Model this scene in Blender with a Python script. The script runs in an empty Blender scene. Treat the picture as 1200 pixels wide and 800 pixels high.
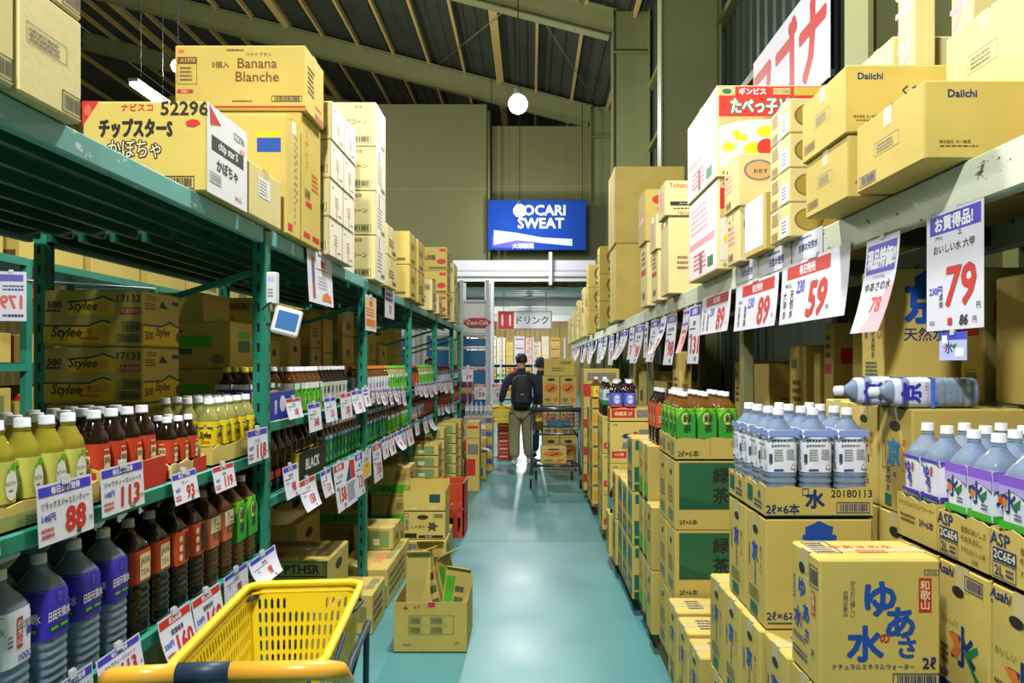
import bpy, math, random
from mathutils import Vector, Matrix
random.seed(7)
S = bpy.context.scene
COL = S.collection
R = math.radians
# ------------------------------------------------------------------ camera, world, light, exposure
EYE = 1.5
FPX = 850.0
VPX, VPY = 622.0, 426.0
cam_data = bpy.data.cameras.new('camera')
cam = bpy.data.objects.new('camera', cam_data)
COL.objects.link(cam)
cam.location = (0, 0, EYE)
cam.rotation_euler = (R(90), 0, 0)
cam_data.sensor_width = 36
cam_data.lens = 36 * FPX / 1200
cam_data.shift_x = (600 - VPX) / 1200
cam_data.shift_y = (VPY - 400) / 1200
cam_data.clip_start = 0.05
cam_data.clip_end = 200
S.camera = cam
S.view_settings.view_transform = 'Standard'
S.view_settings.look = 'None'
S.view_settings.gamma = 1
S.view_settings.use_curve_mapping = False
S.view_settings.exposure = 0.0
try:
    S.cycles.use_denoising = True
    S.cycles.max_bounces = 8
    S.cycles.diffuse_bounces = 1
    S.cycles.transmission_bounces = 6
    S.cycles.transparent_max_bounces = 12
    S.cycles.caustics_reflective = False
    S.cycles.caustics_refractive = False
    S.cycles.sample_clamp_indirect = 4
except Exception:
    pass
world = bpy.data.worlds.new('world')
S.world = world
world.use_nodes = True
wbg = world.node_tree.nodes['Background']
wbg.inputs[0].default_value = (0.74, 0.95, 0.62, 1)
wbg.inputs[1].default_value = 0.13
LAMP_W = (640.0, 230.0, 700.0, 660.0)
LAMP_COL = (1.0, 1.0, 0.97)
LAMPS = [(-0.23, 13.0, 6.15), (-0.31, 20.3, 5.78), (0.05, 3.5, 5.3), (-0.62, -0.2, 4.75)]
TUBES = 110.0


def at(px, py, Y):
    """point of the place at depth Y that the photo shows at (px, py)"""
    return ((px - VPX) * Y / FPX, Y, EYE - (py - VPY) * Y / FPX)


# ------------------------------------------------------------------ materials
MATS = {}


def lin(c):
    return tuple(((x / 255) / 12.92 if x / 255 <= 0.04045 else ((x / 255 + 0.055) / 1.055) ** 2.4) for x in c)


def mat(name, rgb, rough=0.6, metal=0.0, noise=0.0, nscale=8.0, bump=0.0, bscale=60.0, trans=0.0, ior=1.45,
        emit=0.0, alpha=1.0, rand=0.0, spec=0.5, stretch=None, rough_noise=0.0):
    if name in MATS:
        return MATS[name]
    m = bpy.data.materials.new(name)
    m.use_nodes = True
    nt = m.node_tree
    b = nt.nodes['Principled BSDF']
    c = lin(rgb)
    b.inputs['Base Color'].default_value = (*c, 1)
    b.inputs['Roughness'].default_value = rough
    b.inputs['Metallic'].default_value = metal
    b.inputs['IOR'].default_value = ior
    b.inputs['Transmission Weight'].default_value = trans
    b.inputs['Specular IOR Level'].default_value = spec
    b.inputs['Alpha'].default_value = alpha
    if emit:
        b.inputs['Emission Color'].default_value = (*c, 1)
        b.inputs['Emission Strength'].default_value = emit
    m.diffuse_color = (*c, 1)
    if noise or bump or rand or rough_noise:
        tc = nt.nodes.new('ShaderNodeTexCoord')
        src = tc.outputs['Object']
        if stretch:
            mp = nt.nodes.new('ShaderNodeMapping')
            mp.inputs['Scale'].default_value = stretch
            nt.links.new(src, mp.inputs[0])
            src = mp.outputs[0]
        fac = None
        if noise or rough_noise:
            n = nt.nodes.new('ShaderNodeTexNoise')
            n.inputs['Scale'].default_value = nscale
            n.inputs['Detail'].default_value = 5
            nt.links.new(src, n.inputs['Vector'])
            fac = n.outputs['Fac']
        if noise or rand:
            hsv = nt.nodes.new('ShaderNodeHueSaturation')
            hsv.inputs['Color'].default_value = (*c, 1)
            last = None
            if noise:
                mr = nt.nodes.new('ShaderNodeMapRange')
                mr.inputs[1].default_value = 0.3
                mr.inputs[2].default_value = 0.7
                mr.inputs[3].default_value = 1 - noise
                mr.inputs[4].default_value = 1 + noise
                nt.links.new(fac, mr.inputs[0])
                last = mr.outputs[0]
            if rand:
                oi = nt.nodes.new('ShaderNodeObjectInfo')
                mr2 = nt.nodes.new('ShaderNodeMapRange')
                mr2.inputs[3].default_value = 1 - rand
                mr2.inputs[4].default_value = 1 + rand
                nt.links.new(oi.outputs['Random'], mr2.inputs[0])
                if last is None:
                    last = mr2.outputs[0]
                else:
                    mu = nt.nodes.new('ShaderNodeMath')
                    mu.operation = 'MULTIPLY'
                    nt.links.new(last, mu.inputs[0])
                    nt.links.new(mr2.outputs[0], mu.inputs[1])
                    last = mu.outputs[0]
            nt.links.new(last, hsv.inputs['Value'])
            nt.links.new(hsv.outputs[0], b.inputs['Base Color'])
        if rough_noise:
            mr = nt.nodes.new('ShaderNodeMapRange')
            mr.inputs[1].default_value = 0.3
            mr.inputs[2].default_value = 0.7
            mr.inputs[3].default_value = max(0.02, rough - rough_noise)
            mr.inputs[4].default_value = rough + rough_noise
            nt.links.new(fac, mr.inputs[0])
            nt.links.new(mr.outputs[0], b.inputs['Roughness'])
        if bump:
            n2 = nt.nodes.new('ShaderNodeTexNoise')
            n2.inputs['Scale'].default_value = bscale
            n2.inputs['Detail'].default_value = 3
            nt.links.new(src, n2.inputs['Vector'])
            bp = nt.nodes.new('ShaderNodeBump')
            bp.inputs['Strength'].default_value = bump
            bp.inputs['Distance'].default_value = 0.01
            nt.links.new(n2.outputs['Fac'], bp.inputs['Height'])
            nt.links.new(bp.outputs[0], b.inputs['Normal'])
    MATS[name] = m
    return m


def worn_paint(name, rgb, wear_rgb, rough=0.4, amount=0.60):
    """painted steel with small chips where the paint has come off"""
    m = mat(name, rgb, rough=rough, noise=0.10, nscale=3)
    nt = m.node_tree
    b = nt.nodes['Principled BSDF']
    link = b.inputs['Base Color'].links[0]
    src = link.from_socket
    tc = nt.nodes.new('ShaderNodeTexCoord')
    mp = nt.nodes.new('ShaderNodeMapping')
    mp.inputs['Scale'].default_value = (1, .5, 1)
    n = nt.nodes.new('ShaderNodeTexNoise')
    n.inputs['Scale'].default_value = 22
    n.inputs['Detail'].default_value = 6
    n.inputs['Roughness'].default_value = .7
    nt.links.new(tc.outputs['Object'], mp.inputs[0])
    nt.links.new(mp.outputs[0], n.inputs['Vector'])
    cr = nt.nodes.new('ShaderNodeValToRGB')
    cr.color_ramp.elements[0].position = amount
    cr.color_ramp.elements[1].position = amount + .03
    nt.links.new(n.outputs['Fac'], cr.inputs[0])
    mx = nt.nodes.new('ShaderNodeMix')
    mx.data_type = 'RGBA'
    nt.links.new(cr.outputs[0], mx.inputs[0])
    nt.links.new(src, mx.inputs[6])
    mx.inputs[7].default_value = (*lin(wear_rgb), 1)
    nt.links.new(mx.outputs[2], b.inputs['Base Color'])
    return m


INK = {}


def ink(key):
    """printing inks and paper colours, by name or '#rrggbb'"""
    table = dict(black=(38, 36, 32), brown=(120, 72, 30), navy=(24, 52, 110), blue=(30, 80, 170), red=(200, 48, 36), green=(30, 120, 70),
                 teal=(28, 105, 85), lime=(90, 190, 40), yellow=(245, 205, 30), orange=(225, 120, 40), white=(238, 238, 240), grey=(130, 125, 110),
                 violet=(70, 60, 200), pink=(240, 160, 170), purple=(110, 40, 100), cream=(240, 226, 180), dgreen=(20, 84, 60), sky=(60, 150, 200),
                 paleblue=(190, 205, 250), tan=(214, 170, 110))
    if key not in INK:
        rgb = table[key] if key in table else tuple(int(key[i:i + 2], 16) for i in (1, 3, 5))
        INK[key] = mat('ink_' + key.strip('#'), rgb, rough=0.55)
    return INK[key]


KRAFT = mat('kraft', (208, 183, 94), rough=.75, noise=.06, nscale=5, bump=.08, bscale=40, rand=.07)
KRAFT_PALE = mat('kraft_pale', (226, 209, 144), rough=.75, noise=.05, nscale=5, bump=.08, bscale=40, rand=.05)
KRAFT_WHITE = mat('kraft_white', (236, 228, 206), rough=.7, noise=.04, nscale=5, rand=.03)
KRAFT_DARK = KRAFT
SEAM = mat('seam', (92, 76, 36), rough=.9)
TAPE = mat('tape', (214, 196, 140), rough=.3, noise=.05)
GREEN = worn_paint('rack_green', (38, 136, 112), (150, 170, 160), rough=.42, amount=.66)
GREEN_D = mat('rack_green_deck', (30, 92, 74), rough=.4, noise=.18, nscale=4, stretch=(6, .6, 1))
BEAM_L = worn_paint('rack_beam_teal', (112, 180, 174), (224, 232, 228), rough=.45, amount=.61)
BEAM_R = worn_paint('rack_beam_pale', (220, 226, 202), (70, 56, 36), rough=.5, amount=.615)
SLOT = mat('slot_dark', (14, 30, 26), rough=.9)
PAPER = mat('paper', (222, 222, 234), rough=.6, noise=.02, nscale=3)
STEEL = mat('steel', (150, 160, 165), rough=.35, metal=.85)
CHROME = mat('chrome_tube', (92, 106, 116), rough=.3, metal=.7)
RUBBER = mat('rubber', (22, 24, 26), rough=.7)
CAPW = mat('cap_white', (238, 240, 244), rough=.4)
WATER = mat('water_bottle', (196, 220, 255), rough=.05, trans=.62, ior=1.25)
JASMINE = mat('jasmine_tea', (226, 212, 70), rough=.06, trans=.65, ior=1.33)
STYTEA = mat('lemon_water', (214, 214, 120), rough=.08, trans=.6, ior=1.33)
DARKTEA = mat('dark_tea', (34, 18, 10), rough=.1)
BROWNTEA = mat('brown_tea', (86, 48, 14), rough=.1)
AMBER = mat('amber_tea', (104, 68, 20), rough=.12)

# ------------------------------------------------------------------ lettering
GLY = {}


def glyph(body, bold=0.0):
    """outline of a line of writing scaled to height 1: (points, faces, width)"""
    k = (body, bold)
    if k in GLY:
        return GLY[k]
    c = bpy.data.curves.new('lettering', 'FONT')
    c.body = body
    c.resolution_u = 2
    c.offset = bold
    c.align_x = 'CENTER'
    c.space_line = 0.95
    o = bpy.data.objects.new('lettering', c)
    me = o.to_mesh()
    pts = [(v.co.x, v.co.y) for v in me.vertices]
    fs = [tuple(p.vertices) for p in me.polygons]
    o.to_mesh_clear()
    bpy.data.objects.remove(o)
    bpy.data.curves.remove(c)
    if not pts:
        GLY[k] = ([], [], 1.0)
        return GLY[k]
    x0 = min(p[0] for p in pts)
    x1 = max(p[0] for p in pts)
    y0 = min(p[1] for p in pts)
    y1 = max(p[1] for p in pts)
    h = max(1e-6, y1 - y0)
    GLY[k] = ([((x - x0) / h, (y - y0) / h) for x, y in pts], fs, (x1 - x0) / h)
    return GLY[k]


# ------------------------------------------------------------------ mesh builder
def rot2(x, y, a):
    return x * math.cos(a) - y * math.sin(a), x * math.sin(a) + y * math.cos(a)


class MB:
    def __init__(s):
        s.v, s.f, s.mi, s.sm, s.mats = [], [], [], [], []

    def m(s, material):
        if material not in s.mats:
            s.mats.append(material)
        return s.mats.index(material)

    def add(s, vs, fs, material, smooth=False):
        b = len(s.v)
        i = s.m(material)
        s.v.extend(tuple(v) for v in vs)
        for f in fs:
            s.f.append(tuple(b + k for k in f))
            s.mi.append(i)
            s.sm.append(smooth)
        return s

    def box(s, x0, x1, y0, y1, z0, z1, material, bev=0.0):
        if bev <= 0:
            vs = [(x, y, z) for z in (z0, z1) for y in (y0, y1) for x in (x0, x1)]
            return s.add(vs, [(0, 2, 3, 1), (4, 5, 7, 6), (0, 1, 5, 4), (2, 6, 7, 3), (0, 4, 6, 2), (1, 3, 7, 5)], material)
        X, Y, Z = (x0, x1), (y0, y1), (z0, z1)
        vs, idx = [], {}
        for i in (0, 1):
            for j in (0, 1):
                for k in (0, 1):
                    dx, dy, dz = bev * (1 - 2 * i), bev * (1 - 2 * j), bev * (1 - 2 * k)
                    for a in range(3):
                        idx[(i, j, k, a)] = len(vs)
                        vs.append((X[i] + (0 if a == 0 else dx), Y[j] + (0 if a == 1 else dy), Z[k] + (0 if a == 2 else dz)))
        q = []
        for a, cyc in ((0, 'x'), (1, 'y'), (2, 'z')):
            for sd in (0, 1):
                o = [(0, 0), (1, 0), (1, 1), (0, 1)]
                ring = []
                for p in o:
                    t = [p[0], p[1]]
                    t.insert(a, sd)
                    ring.append(idx[(t[0], t[1], t[2], a)])
                if (sd == 0) != (a == 1):
                    ring.reverse()
                q.append(tuple(ring))
        for a in range(3):
            b, c = [t for t in range(3) if t != a]
            for sb in (0, 1):
                for sc in (0, 1):
                    def key(e, ax):
                        t = [0, 0, 0]
                        t[a], t[b], t[c] = e, sb, sc
                        return idx[(t[0], t[1], t[2], ax)]
                    r = [key(0, b), key(1, b), key(1, c), key(0, c)]
                    q.append(tuple(r))
        for i in (0, 1):
            for j in (0, 1):
                for k in (0, 1):
                    q.append((idx[(i, j, k, 0)], idx[(i, j, k, 1)], idx[(i, j, k, 2)]))
        # make all windings point away from the middle
        cx = Vector(((x0 + x1) / 2, (y0 + y1) / 2, (z0 + z1) / 2))
        out = []
        for f in q:
            p = [Vector(vs[t]) for t in f]
            n = (p[1] - p[0]).cross(p[2] - p[0])
            mid = sum(p, Vector()) / len(p)
            out.append(f if n.dot(mid - cx) > 0 else tuple(reversed(f)))
        return s.add(vs, out, material)

    def lathe(s, prof, material, n=20, c=(0, 0, 0), sq=2.0, ax=1.0, ay=1.0, smooth=True, caps=True):
        """profile of (z, r); sq is the exponent of the cross-section (2 is round, larger is squarer)"""
        vs, fs = [], []
        for z, r in prof:
            for i in range(n):
                t = 2 * math.pi * i / n
                ct, st = math.cos(t), math.sin(t)
                k = 1.0 if sq == 2 else (abs(ct) ** sq + abs(st) ** sq) ** (-1 / sq)
                vs.append((c[0] + r * k * ct * ax, c[1] + r * k * st * ay, c[2] + z))
        for j in range(len(prof) - 1):
            for i in range(n):
                a, b = j * n + i, j * n + (i + 1) % n
                fs.append((a, b, b + n, a + n))
        if caps:
            fs.append(tuple(range(n - 1, -1, -1)))
            fs.append(tuple(range((len(prof) - 1) * n, len(prof) * n)))
        return s.add(vs, fs, material, smooth)

    def tube(s, path, r, material, n=8, closed=False):
        P = [Vector(p) for p in path]
        vs, fs = [], []
        up = None
        L = len(P)
        for i, p in enumerate(P):
            a = P[(i - 1) % L] if (closed or i > 0) else p
            b = P[(i + 1) % L] if (closed or i < L - 1) else p
            d = (b - a).normalized()
            if up is None:
                up = Vector((0, 0, 1)) if abs(d.z) < .9 else Vector((1, 0, 0))
            x = d.cross(up)
            if x.length < 1e-4:
                x = d.cross(Vector((0, 1, 0)))
            x.normalize()
            y = x.cross(d).normalized()
            up = y
            for k in range(n):
                t = 2 * math.pi * k / n
                vs.append(p + x * (r * math.cos(t)) + y * (r * math.sin(t)))
        for i in range(L if closed else L - 1):
            for k in range(n):
                a, b = i * n + k, i * n + (k + 1) % n
                c, d = ((i + 1) % L) * n + (k + 1) % n, ((i + 1) % L) * n + k
                fs.append((a, d, c, b))
        if not closed:
            fs.append(tuple(range(n)))
            fs.append(tuple(reversed(range((L - 1) * n, L * n))))
        return s.add(vs, fs, material, True)

    def bar(s, a, b, w, h, material, up=(0, 0, 1)):
        a, b = Vector(a), Vector(b)
        d = (b - a).normalized()
        x = d.cross(Vector(up)).normalized()
        y = x.cross(d)
        vs = [p + x * (sx * w / 2) + y * (sy * h / 2) for p in (a, b) for sx, sy in ((-1, -1), (1, -1), (1, 1), (-1, 1))]
        return s.add(vs, [(0, 1, 2, 3), (7, 6, 5, 4), (0, 4, 5, 1), (1, 5, 6, 2), (2, 6, 7, 3), (3, 7, 4, 0)], material)

    def poly(s, pts, material):
        return s.add(pts, [tuple(range(len(pts)))], material)

    def ball(s, c, r, material, n=16, m=8, sz=1.0):
        prof = [(-r * sz * math.cos(math.pi * j / m), max(1e-4, r * math.sin(math.pi * j / m))) for j in range(m + 1)]
        return s.lathe(prof, material, n=n, c=c)

    # ---- printing: items laid on a face given by origin o, unit directions u, v and size w, h
    def prints(s, items, o, u, v, w, h, lift=.0008):
        o, u, v = Vector(o), Vector(u), Vector(v)
        nrm = u.cross(v)
        P = lambda x, y, k=1: o + u * (x * w) + v * (y * h) + nrm * (lift * k)
        for n, it in enumerate(items):
            k, a = it[0], it[1:]
            lv = 1 + n * .12
            if k == 'r':
                x0, y0, x1, y1, c = a
                s.poly([P(x0, y0, lv), P(x1, y0, lv), P(x1, y1, lv), P(x0, y1, lv)], ink(c))
            elif k == 'p':
                pts, c = a
                s.poly([P(x, y, lv) for x, y in pts], ink(c))
            elif k == 'e':
                cx, cy, rx, ry, c = a
                s.poly([P(cx + rx * math.cos(t * math.pi / 9), cy + ry * math.sin(t * math.pi / 9), lv) for t in range(18)], ink(c))
            elif k == 'o':
                x0, y0, x1, y1, c, th = a
                tx, ty = th / w, th / h
                for q in ((x0, y0, x1, y0 + ty), (x0, y1 - ty, x1, y1), (x0, y0, x0 + tx, y1), (x1 - tx, y0, x1, y1)):
                    s.poly([P(q[0], q[1], lv), P(q[2], q[1], lv), P(q[2], q[3], lv), P(q[0], q[3], lv)], ink(c))
            elif k == 'b':
                x0, y0, x1, y1, c = a
                s.prints([('o', x0, y0, x1, y1, c, .0022)], o, u, v, w, h, lift * lv)
                rr = random.Random(11)
                x = x0 + (x1 - x0) * .1
                while x < x1 - (x1 - x0) * .1:
                    d = (x1 - x0) * rr.choice((.012, .02, .03))
                    s.poly([P(x, y0 + (y1 - y0) * .16, lv), P(x + d, y0 + (y1 - y0) * .16, lv), P(x + d, y1 - (y1 - y0) * .16, lv), P(x, y1 - (y1 - y0) * .16, lv)], ink(c))
                    x += d + (x1 - x0) * rr.choice((.012, .02, .028))
            elif k == 'l':      # rows of small print
                x0, y0, x1, y1, c, rows = a
                rr = random.Random(5)
                dy = (y1 - y0) / rows
                for i in range(rows):
                    x = x0
                    e = x1 - (x1 - x0) * rr.random() * .25
                    while x < e:
                        d = (x1 - x0) * rr.uniform(.03, .12)
                        s.poly([P(x, y0 + dy * (i + .2), lv), P(min(e, x + d), y0 + dy * (i + .2), lv), P(min(e, x + d), y0 + dy * (i + .75), lv), P(x, y0 + dy * (i + .75), lv)], ink(c))
                        x += d + (x1 - x0) * .025
            elif k == 't':      # writing: text, centre, height (share of the face), colour, [bold, width share cap, slant]
                body, cx, cy, hh, c = a[:5]
                bold = a[5] if len(a) > 5 else 0.0
                cap = a[6] if len(a) > 6 else None
                sl = a[7] if len(a) > 7 else 0.0
                pts, fs, gw = glyph(body, 0.0)
                H = hh * h
                W = gw * H
                sx = 1.0
                if cap and W > cap * w:
                    sx = cap * w / W
                base = o + u * (cx * w) + v * (cy * h) + nrm * (lift * lv)
                nb = 0 if bold <= .012 else (4 if bold < .03 else 8)
                rows_ = max(1, body.count('\n') + 1)
                rad = bold * .8 * H / rows_
                for q in range(max(1, nb)):
                    sh = (u * math.cos(2 * math.pi * (q + .5) / nb) + v * math.sin(2 * math.pi * (q + .5) / nb)) * rad if nb else Vector((0, 0, 0))
                    sh = sh + nrm * (lift * .014 * q)
                    s.add([base + sh + u * ((x - gw / 2) * H * sx + sl * (y - .5) * H) + v * ((y - .5) * H) for x, y in pts], fs, ink(c))
        return s

    def mesh(s, name):
        me = bpy.data.meshes.new(name)
        me.from_pydata(s.v, [], s.f)
        for mm in s.mats:
            me.materials.append(mm)
        me.polygons.foreach_set('material_index', s.mi)
        me.polygons.foreach_set('use_smooth', s.sm)
        me.update()
        return me

    def build(s, name, parent=None, loc=None, rz=0.0):
        return link(s.mesh(name), name, parent, loc, rz)


def link(me, name, parent=None, loc=None, rz=0.0):
    o = bpy.data.objects.new(name, me)
    COL.objects.link(o)
    if parent is not None:
        o.parent = parent
    if loc is not None:
        o.location = loc
    if rz:
        o.rotation_euler = (0, 0, rz)
    return o


def tag(o, label=None, cat=None, group=None, kind=None):
    if label:
        o['label'] = label
    if cat:
        o['category'] = cat
    if group:
        o['group'] = group
    if kind:
        o['kind'] = kind
    return o


def empty(name, loc=(0, 0, 0), rz=0.0):
    o = bpy.data.objects.new(name, None)
    o.empty_display_size = .05
    COL.objects.link(o)
    o.location = loc
    o.rotation_euler = (0, 0, rz)
    return o


def struct(name, mb):
    return tag(mb.build(name), kind='structure')


def clone(root, loc, rz=0.0, label=None, group=None, kids=None):
    c = root.copy()
    COL.objects.link(c)
    c.parent = None
    c.location = loc
    c.rotation_euler = (0, 0, rz)
    if label:
        c['label'] = label
    if group:
        c['group'] = group
    for ch in PARTS.get(root.name, []):
        d = ch.copy()
        COL.objects.link(d)
        d.parent = c
    return c


PARTS = {}
ORD = ('first second third fourth fifth sixth seventh eighth ninth tenth eleventh twelfth thirteenth fourteenth fifteenth sixteenth '
       'seventeenth eighteenth nineteenth twentieth twenty-first twenty-second twenty-third twenty-fourth twenty-fifth twenty-sixth '
       'twenty-seventh twenty-eighth').split()
TIER = lambda i, n: 'bottom' if i == 0 else ('topmost' if i == n - 1 else ORD[i] + ' up')
# ------------------------------------------------------------------ setting
FLOORM = mat('floor_paint', (88, 150, 152), rough=.36, noise=.10, nscale=1.1, rough_noise=.10, bump=.03, bscale=14)
OLIVE = mat('olive_paint', (112, 116, 72), rough=.55, noise=.06, nscale=2)
OLIVE_D = mat('dark_siding', (44, 56, 44), rough=.6, noise=.14, nscale=2)
ROOFM = mat('roof_sheet', (50, 54, 40), rough=.8, noise=.18, nscale=.7)
TANSTEEL = mat('tan_steel', (186, 160, 96), rough=.55, noise=.06)
PANELM = mat('far_panel', (98, 100, 58), rough=.6, noise=.05, nscale=.6)
WHITEST = mat('white_steel', (206, 208, 220), rough=.45, noise=.03)
CEILW = mat('white_deck', (214, 220, 212), rough=.5, noise=.05)
JOINT = mat('joint', (52, 104, 98), rough=.7)

f = MB()
f.add([(-14, -4, 0), (3, -4, 0), (3, 60, 0), (-14, 60, 0)], [(0, 1, 2, 3)], FLOORM)
for y in (1.2, 6.13, 11.1, 16.0, 21.0):
    f.add([(-14, y, .0004), (3, y, .0004), (3, y + .012, .0004), (-14, y + .012, .0004)], [(0, 1, 2, 3)], JOINT)
struct('floor', f)


def corrugated(mb, p0, du, dn, L, H, pitch, depth, material, dv=(0, 0, 1)):
    """sheet with trapezoid ribs: runs along du for L, ribs stand along dv for H"""
    p0, du, dn, dv = Vector(p0), Vector(du), Vector(dn), Vector(dv)
    vs = []
    n = int(L / pitch)
    for i in range(n):
        for k, d in ((0, 0), (.35, 0), (.5, 1), (.85, 1)):
            vs.append(p0 + du * ((i + k) * pitch) + dn * (d * depth))
    vs.append(p0 + du * (n * pitch))
    m = len(vs)
    vs += [v + dv * H for v in vs]
    mb.add(vs, [(i, i + 1, m + i + 1, m + i) for i in range(m - 1)], material)


WX = 2.72
w = MB()
corrugated(w, (WX + .12, -3, 0), (0, 1, 0), (-1, 0, 0), 27, 9.75, .3, .05, OLIVE_D)
struct('wall_right', w)
zr = lambda x: 1.5 + 8.8 - .26 * x if x > -18 else 1.5 + 8.8 + .26 * 18 + .26 * (x + 18)
c = MB()
corrugated(c, (3.1, -4, zr(3.1)), Vector((-1, 0, .26)).normalized(), (0, 0, -1), 21.8, 42, .35, .04, ROOFM, dv=(0, 1, 0))
corrugated(c, (-18, -4, zr(-18)), Vector((-1, 0, -.26)).normalized(), (0, 0, -1), 14, 42, .35, .04, ROOFM, dv=(0, 1, 0))
struct('ceiling', c)


def ibeam(mb, a, b, depth, width, material, up):
    a, b, up = Vector(a), Vector(b), Vector(up)
    mb.bar(a, b, .03, depth, material, up)
    for s in (-1, 1):
        mb.bar(a + up * (s * depth / 2), b + up * (s * depth / 2), width, .03, material, up)


upn = Vector((.26, 0, 1)).normalized()
upl = Vector((-.26, 0, 1)).normalized()
FY = (-2.1, 4.15, 10.5, 16.7, 22.9, 29.1)
for y in FY:
    b = MB()
    zc = lambda x: zr(x) - .52
    ibeam(b, (1.875, y, zc(1.875)), (-18, y, zc(-18)), .62, .26, OLIVE, upn)
    struct('roof_beam', b)
    b = MB()
    ibeam(b, (-18, y, zc(-18)), (-31, y, zr(-31) - .52), .62, .26, OLIVE, upl)
    struct('roof_beam', b)
for y in FY[:5]:
    b = MB()
    ibeam(b, (2.29, y, 0), (2.29, y, zr(2.29) - .1), .83, .3, OLIVE, (1, 0, 0))
    b.box(1.88, 2.7, y - .15, y + .15, zr(2.29) - 1.1, zr(2.29) - 1.07, OLIVE)
    struct('column', b)
k = 0
x = 2.4
while x > -17.6:
    b = MB()
    wd = .22 if k % 6 == 3 else .07
    b.box(x - wd / 2, x + wd / 2, -3.5, 37, zr(x) - .22, zr(x) - .05, TANSTEEL)
    struct('roof_purlin', b)
    x -= 1.12
    k += 1
for k in range(9):
    x = -19 - k * 1.3
    b = MB()
    b.box(x - .04, x + .04, 20, 37, zr(x) - .22, zr(x) - .05, TANSTEEL)
    struct('roof_purlin', b)
for z in (2.2, 3.6, 5.0, 6.4, 7.8):
    b = MB()
    b.box(WX - .04, WX + .09, -3, 23.2, z - .05, z + .05, OLIVE)
    struct('wall_girt', b)
# slender braces and hanging rods under the roof
for a, e in (((-2.9, 22.6, zr(-2.9) - .25), (-.2, 17, zr(-.2) - .25)), ((1.2, 16.5, zr(1.2) - .3), (-3.6, 11, zr(-3.6) - .3)),
             ((-.2, 16.5, zr(-.2) - .3), (2.3, 23, zr(2.3) - .3))):
    b = MB()
    b.tube([a, e], .012, OLIVE, 6)
    struct('roof_brace', b)
# far end
g = MB()
corrugated(g, (-31, 36.5, 0), (1, 0, 0), (0, -1, 0), 34, 15, .5, .05, TANSTEEL)
struct('wall_gable', g)
p = MB()
p.box(-6.2, -1.36, 22.5, 22.6, 4.35, 9.55, PANELM, .01)
p.box(-6.2, -1.36, 22.49, 22.5, 6.9, 6.93, OLIVE)
p.box(-3.4, -3.38, 22.49, 22.5, 4.35, 9.55, OLIVE)
struct('wall_partition', p)
p = MB()
p.box(-1.22, 2.0, 22.95, 23.05, 4.35, 9.02, PANELM, .01)
for x in (-.2, .95):
    p.box(x, x + .02, 22.94, 22.95, 4.35, 9.0, OLIVE)
p.box(-1.22, 2.0, 22.94, 22.95, 7.1, 7.13, OLIVE)
struct('wall_partition', p)
p = MB()
p.box(2.0, 2.75, 23.1, 23.2, 0, 9.3, OLIVE, .01)
struct('wall_far', p)
p = MB()
p.box(-9.5, -2.2, 23.1, 23.2, 0, 4.35, OLIVE, .01)
struct('wall_far', p)
b = MB()
b.box(-2.4, 2.0, 22.3, 22.9, 4.36, 4.68, WHITEST, .01)
b.box(-2.4, 2.0, 22.25, 22.32, 4.02, 4.34, WHITEST, .005)
b.box(-2.4, 2.0, 22.2, 22.34, 4.14, 4.18, OLIVE)
for x in (.55,):
    b.box(x, x + .1, 22.1, 22.25, 3.9, 4.9, WHITEST)
struct('lintel_beam', b)
b = MB()
b.box(-1.40, -1.12, 22.0, 22.25, 0, 4.02, WHITEST, .01)
struct('pillar_white', b)
b = MB()
b.tube([(-1.29, 22.4, 4.3), (-1.29, 22.4, 9.3)], .045, OLIVE, 8)
struct('trim_pipe', b)
# the bright room beyond
c = MB()
corrugated(c, (-6, 23.2, 3.95), (0, 1, 0), (0, 0, -1), 24, 9, .5, .09, CEILW, dv=(1, 0, 0))
struct('ceiling_beyond', c)
for y in (26, 30, 35, 41):
    b = MB()
    b.box(-6, 3, y, y + .12, 3.55, 3.85, CEILW)
    struct('ceiling_beam', b)
w = MB()
w.box(-8, 3.4, 47, 47.1, 0, 4, WHITEST)
struct('wall_end', w)
w = MB()
w.box(3.0, 3.1, 23.2, 47, 0, 4, WHITEST)
struct('wall_beyond', w)

# ------------------------------------------------------------------ lamps
GLOW = mat('lamp_glow', (255, 255, 250), emit=40)
LAMPM = mat('lamp_metal', (180, 184, 176), rough=.4, metal=.6)
lw = ['over the middle of the aisle', 'in front of the blue banner', 'high above the price cards', 'above the aisle mouth']
for (x, y, z), words_, lamp_w in zip(LAMPS, lw, LAMP_W):
    t = tag(empty('pendant_lamp', (x, y, z)), 'bare white globe pendant lamp hanging on a cable ' + words_, 'lamp', 'pendant lamps over the aisle')
    m = MB(); m.tube([(0, 0, .26), (0, 0, zr(x) - z - .02)], .012, RUBBER, 6); m.build('cable', t)
    m = MB(); m.lathe([(.12, .10), (.16, .09), (.27, .06), (.3, .03)], LAMPM, 16); m.build('lamp_socket', t)
    m = MB(); m.ball((0, 0, 0), .17, GLOW, 20, 10); m.build('bulb', t)
    l = bpy.data.lights.new('lamp_light', 'POINT'); l.energy = lamp_w; l.color = LAMP_COL; l.shadow_soft_size = .17
    o = bpy.data.objects.new('lamp_light', l); COL.objects.link(o); o.parent = t; o.location = (0, 0, -.36)
TUBEG = mat('tube_glow', (250, 252, 255), emit=14)
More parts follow.
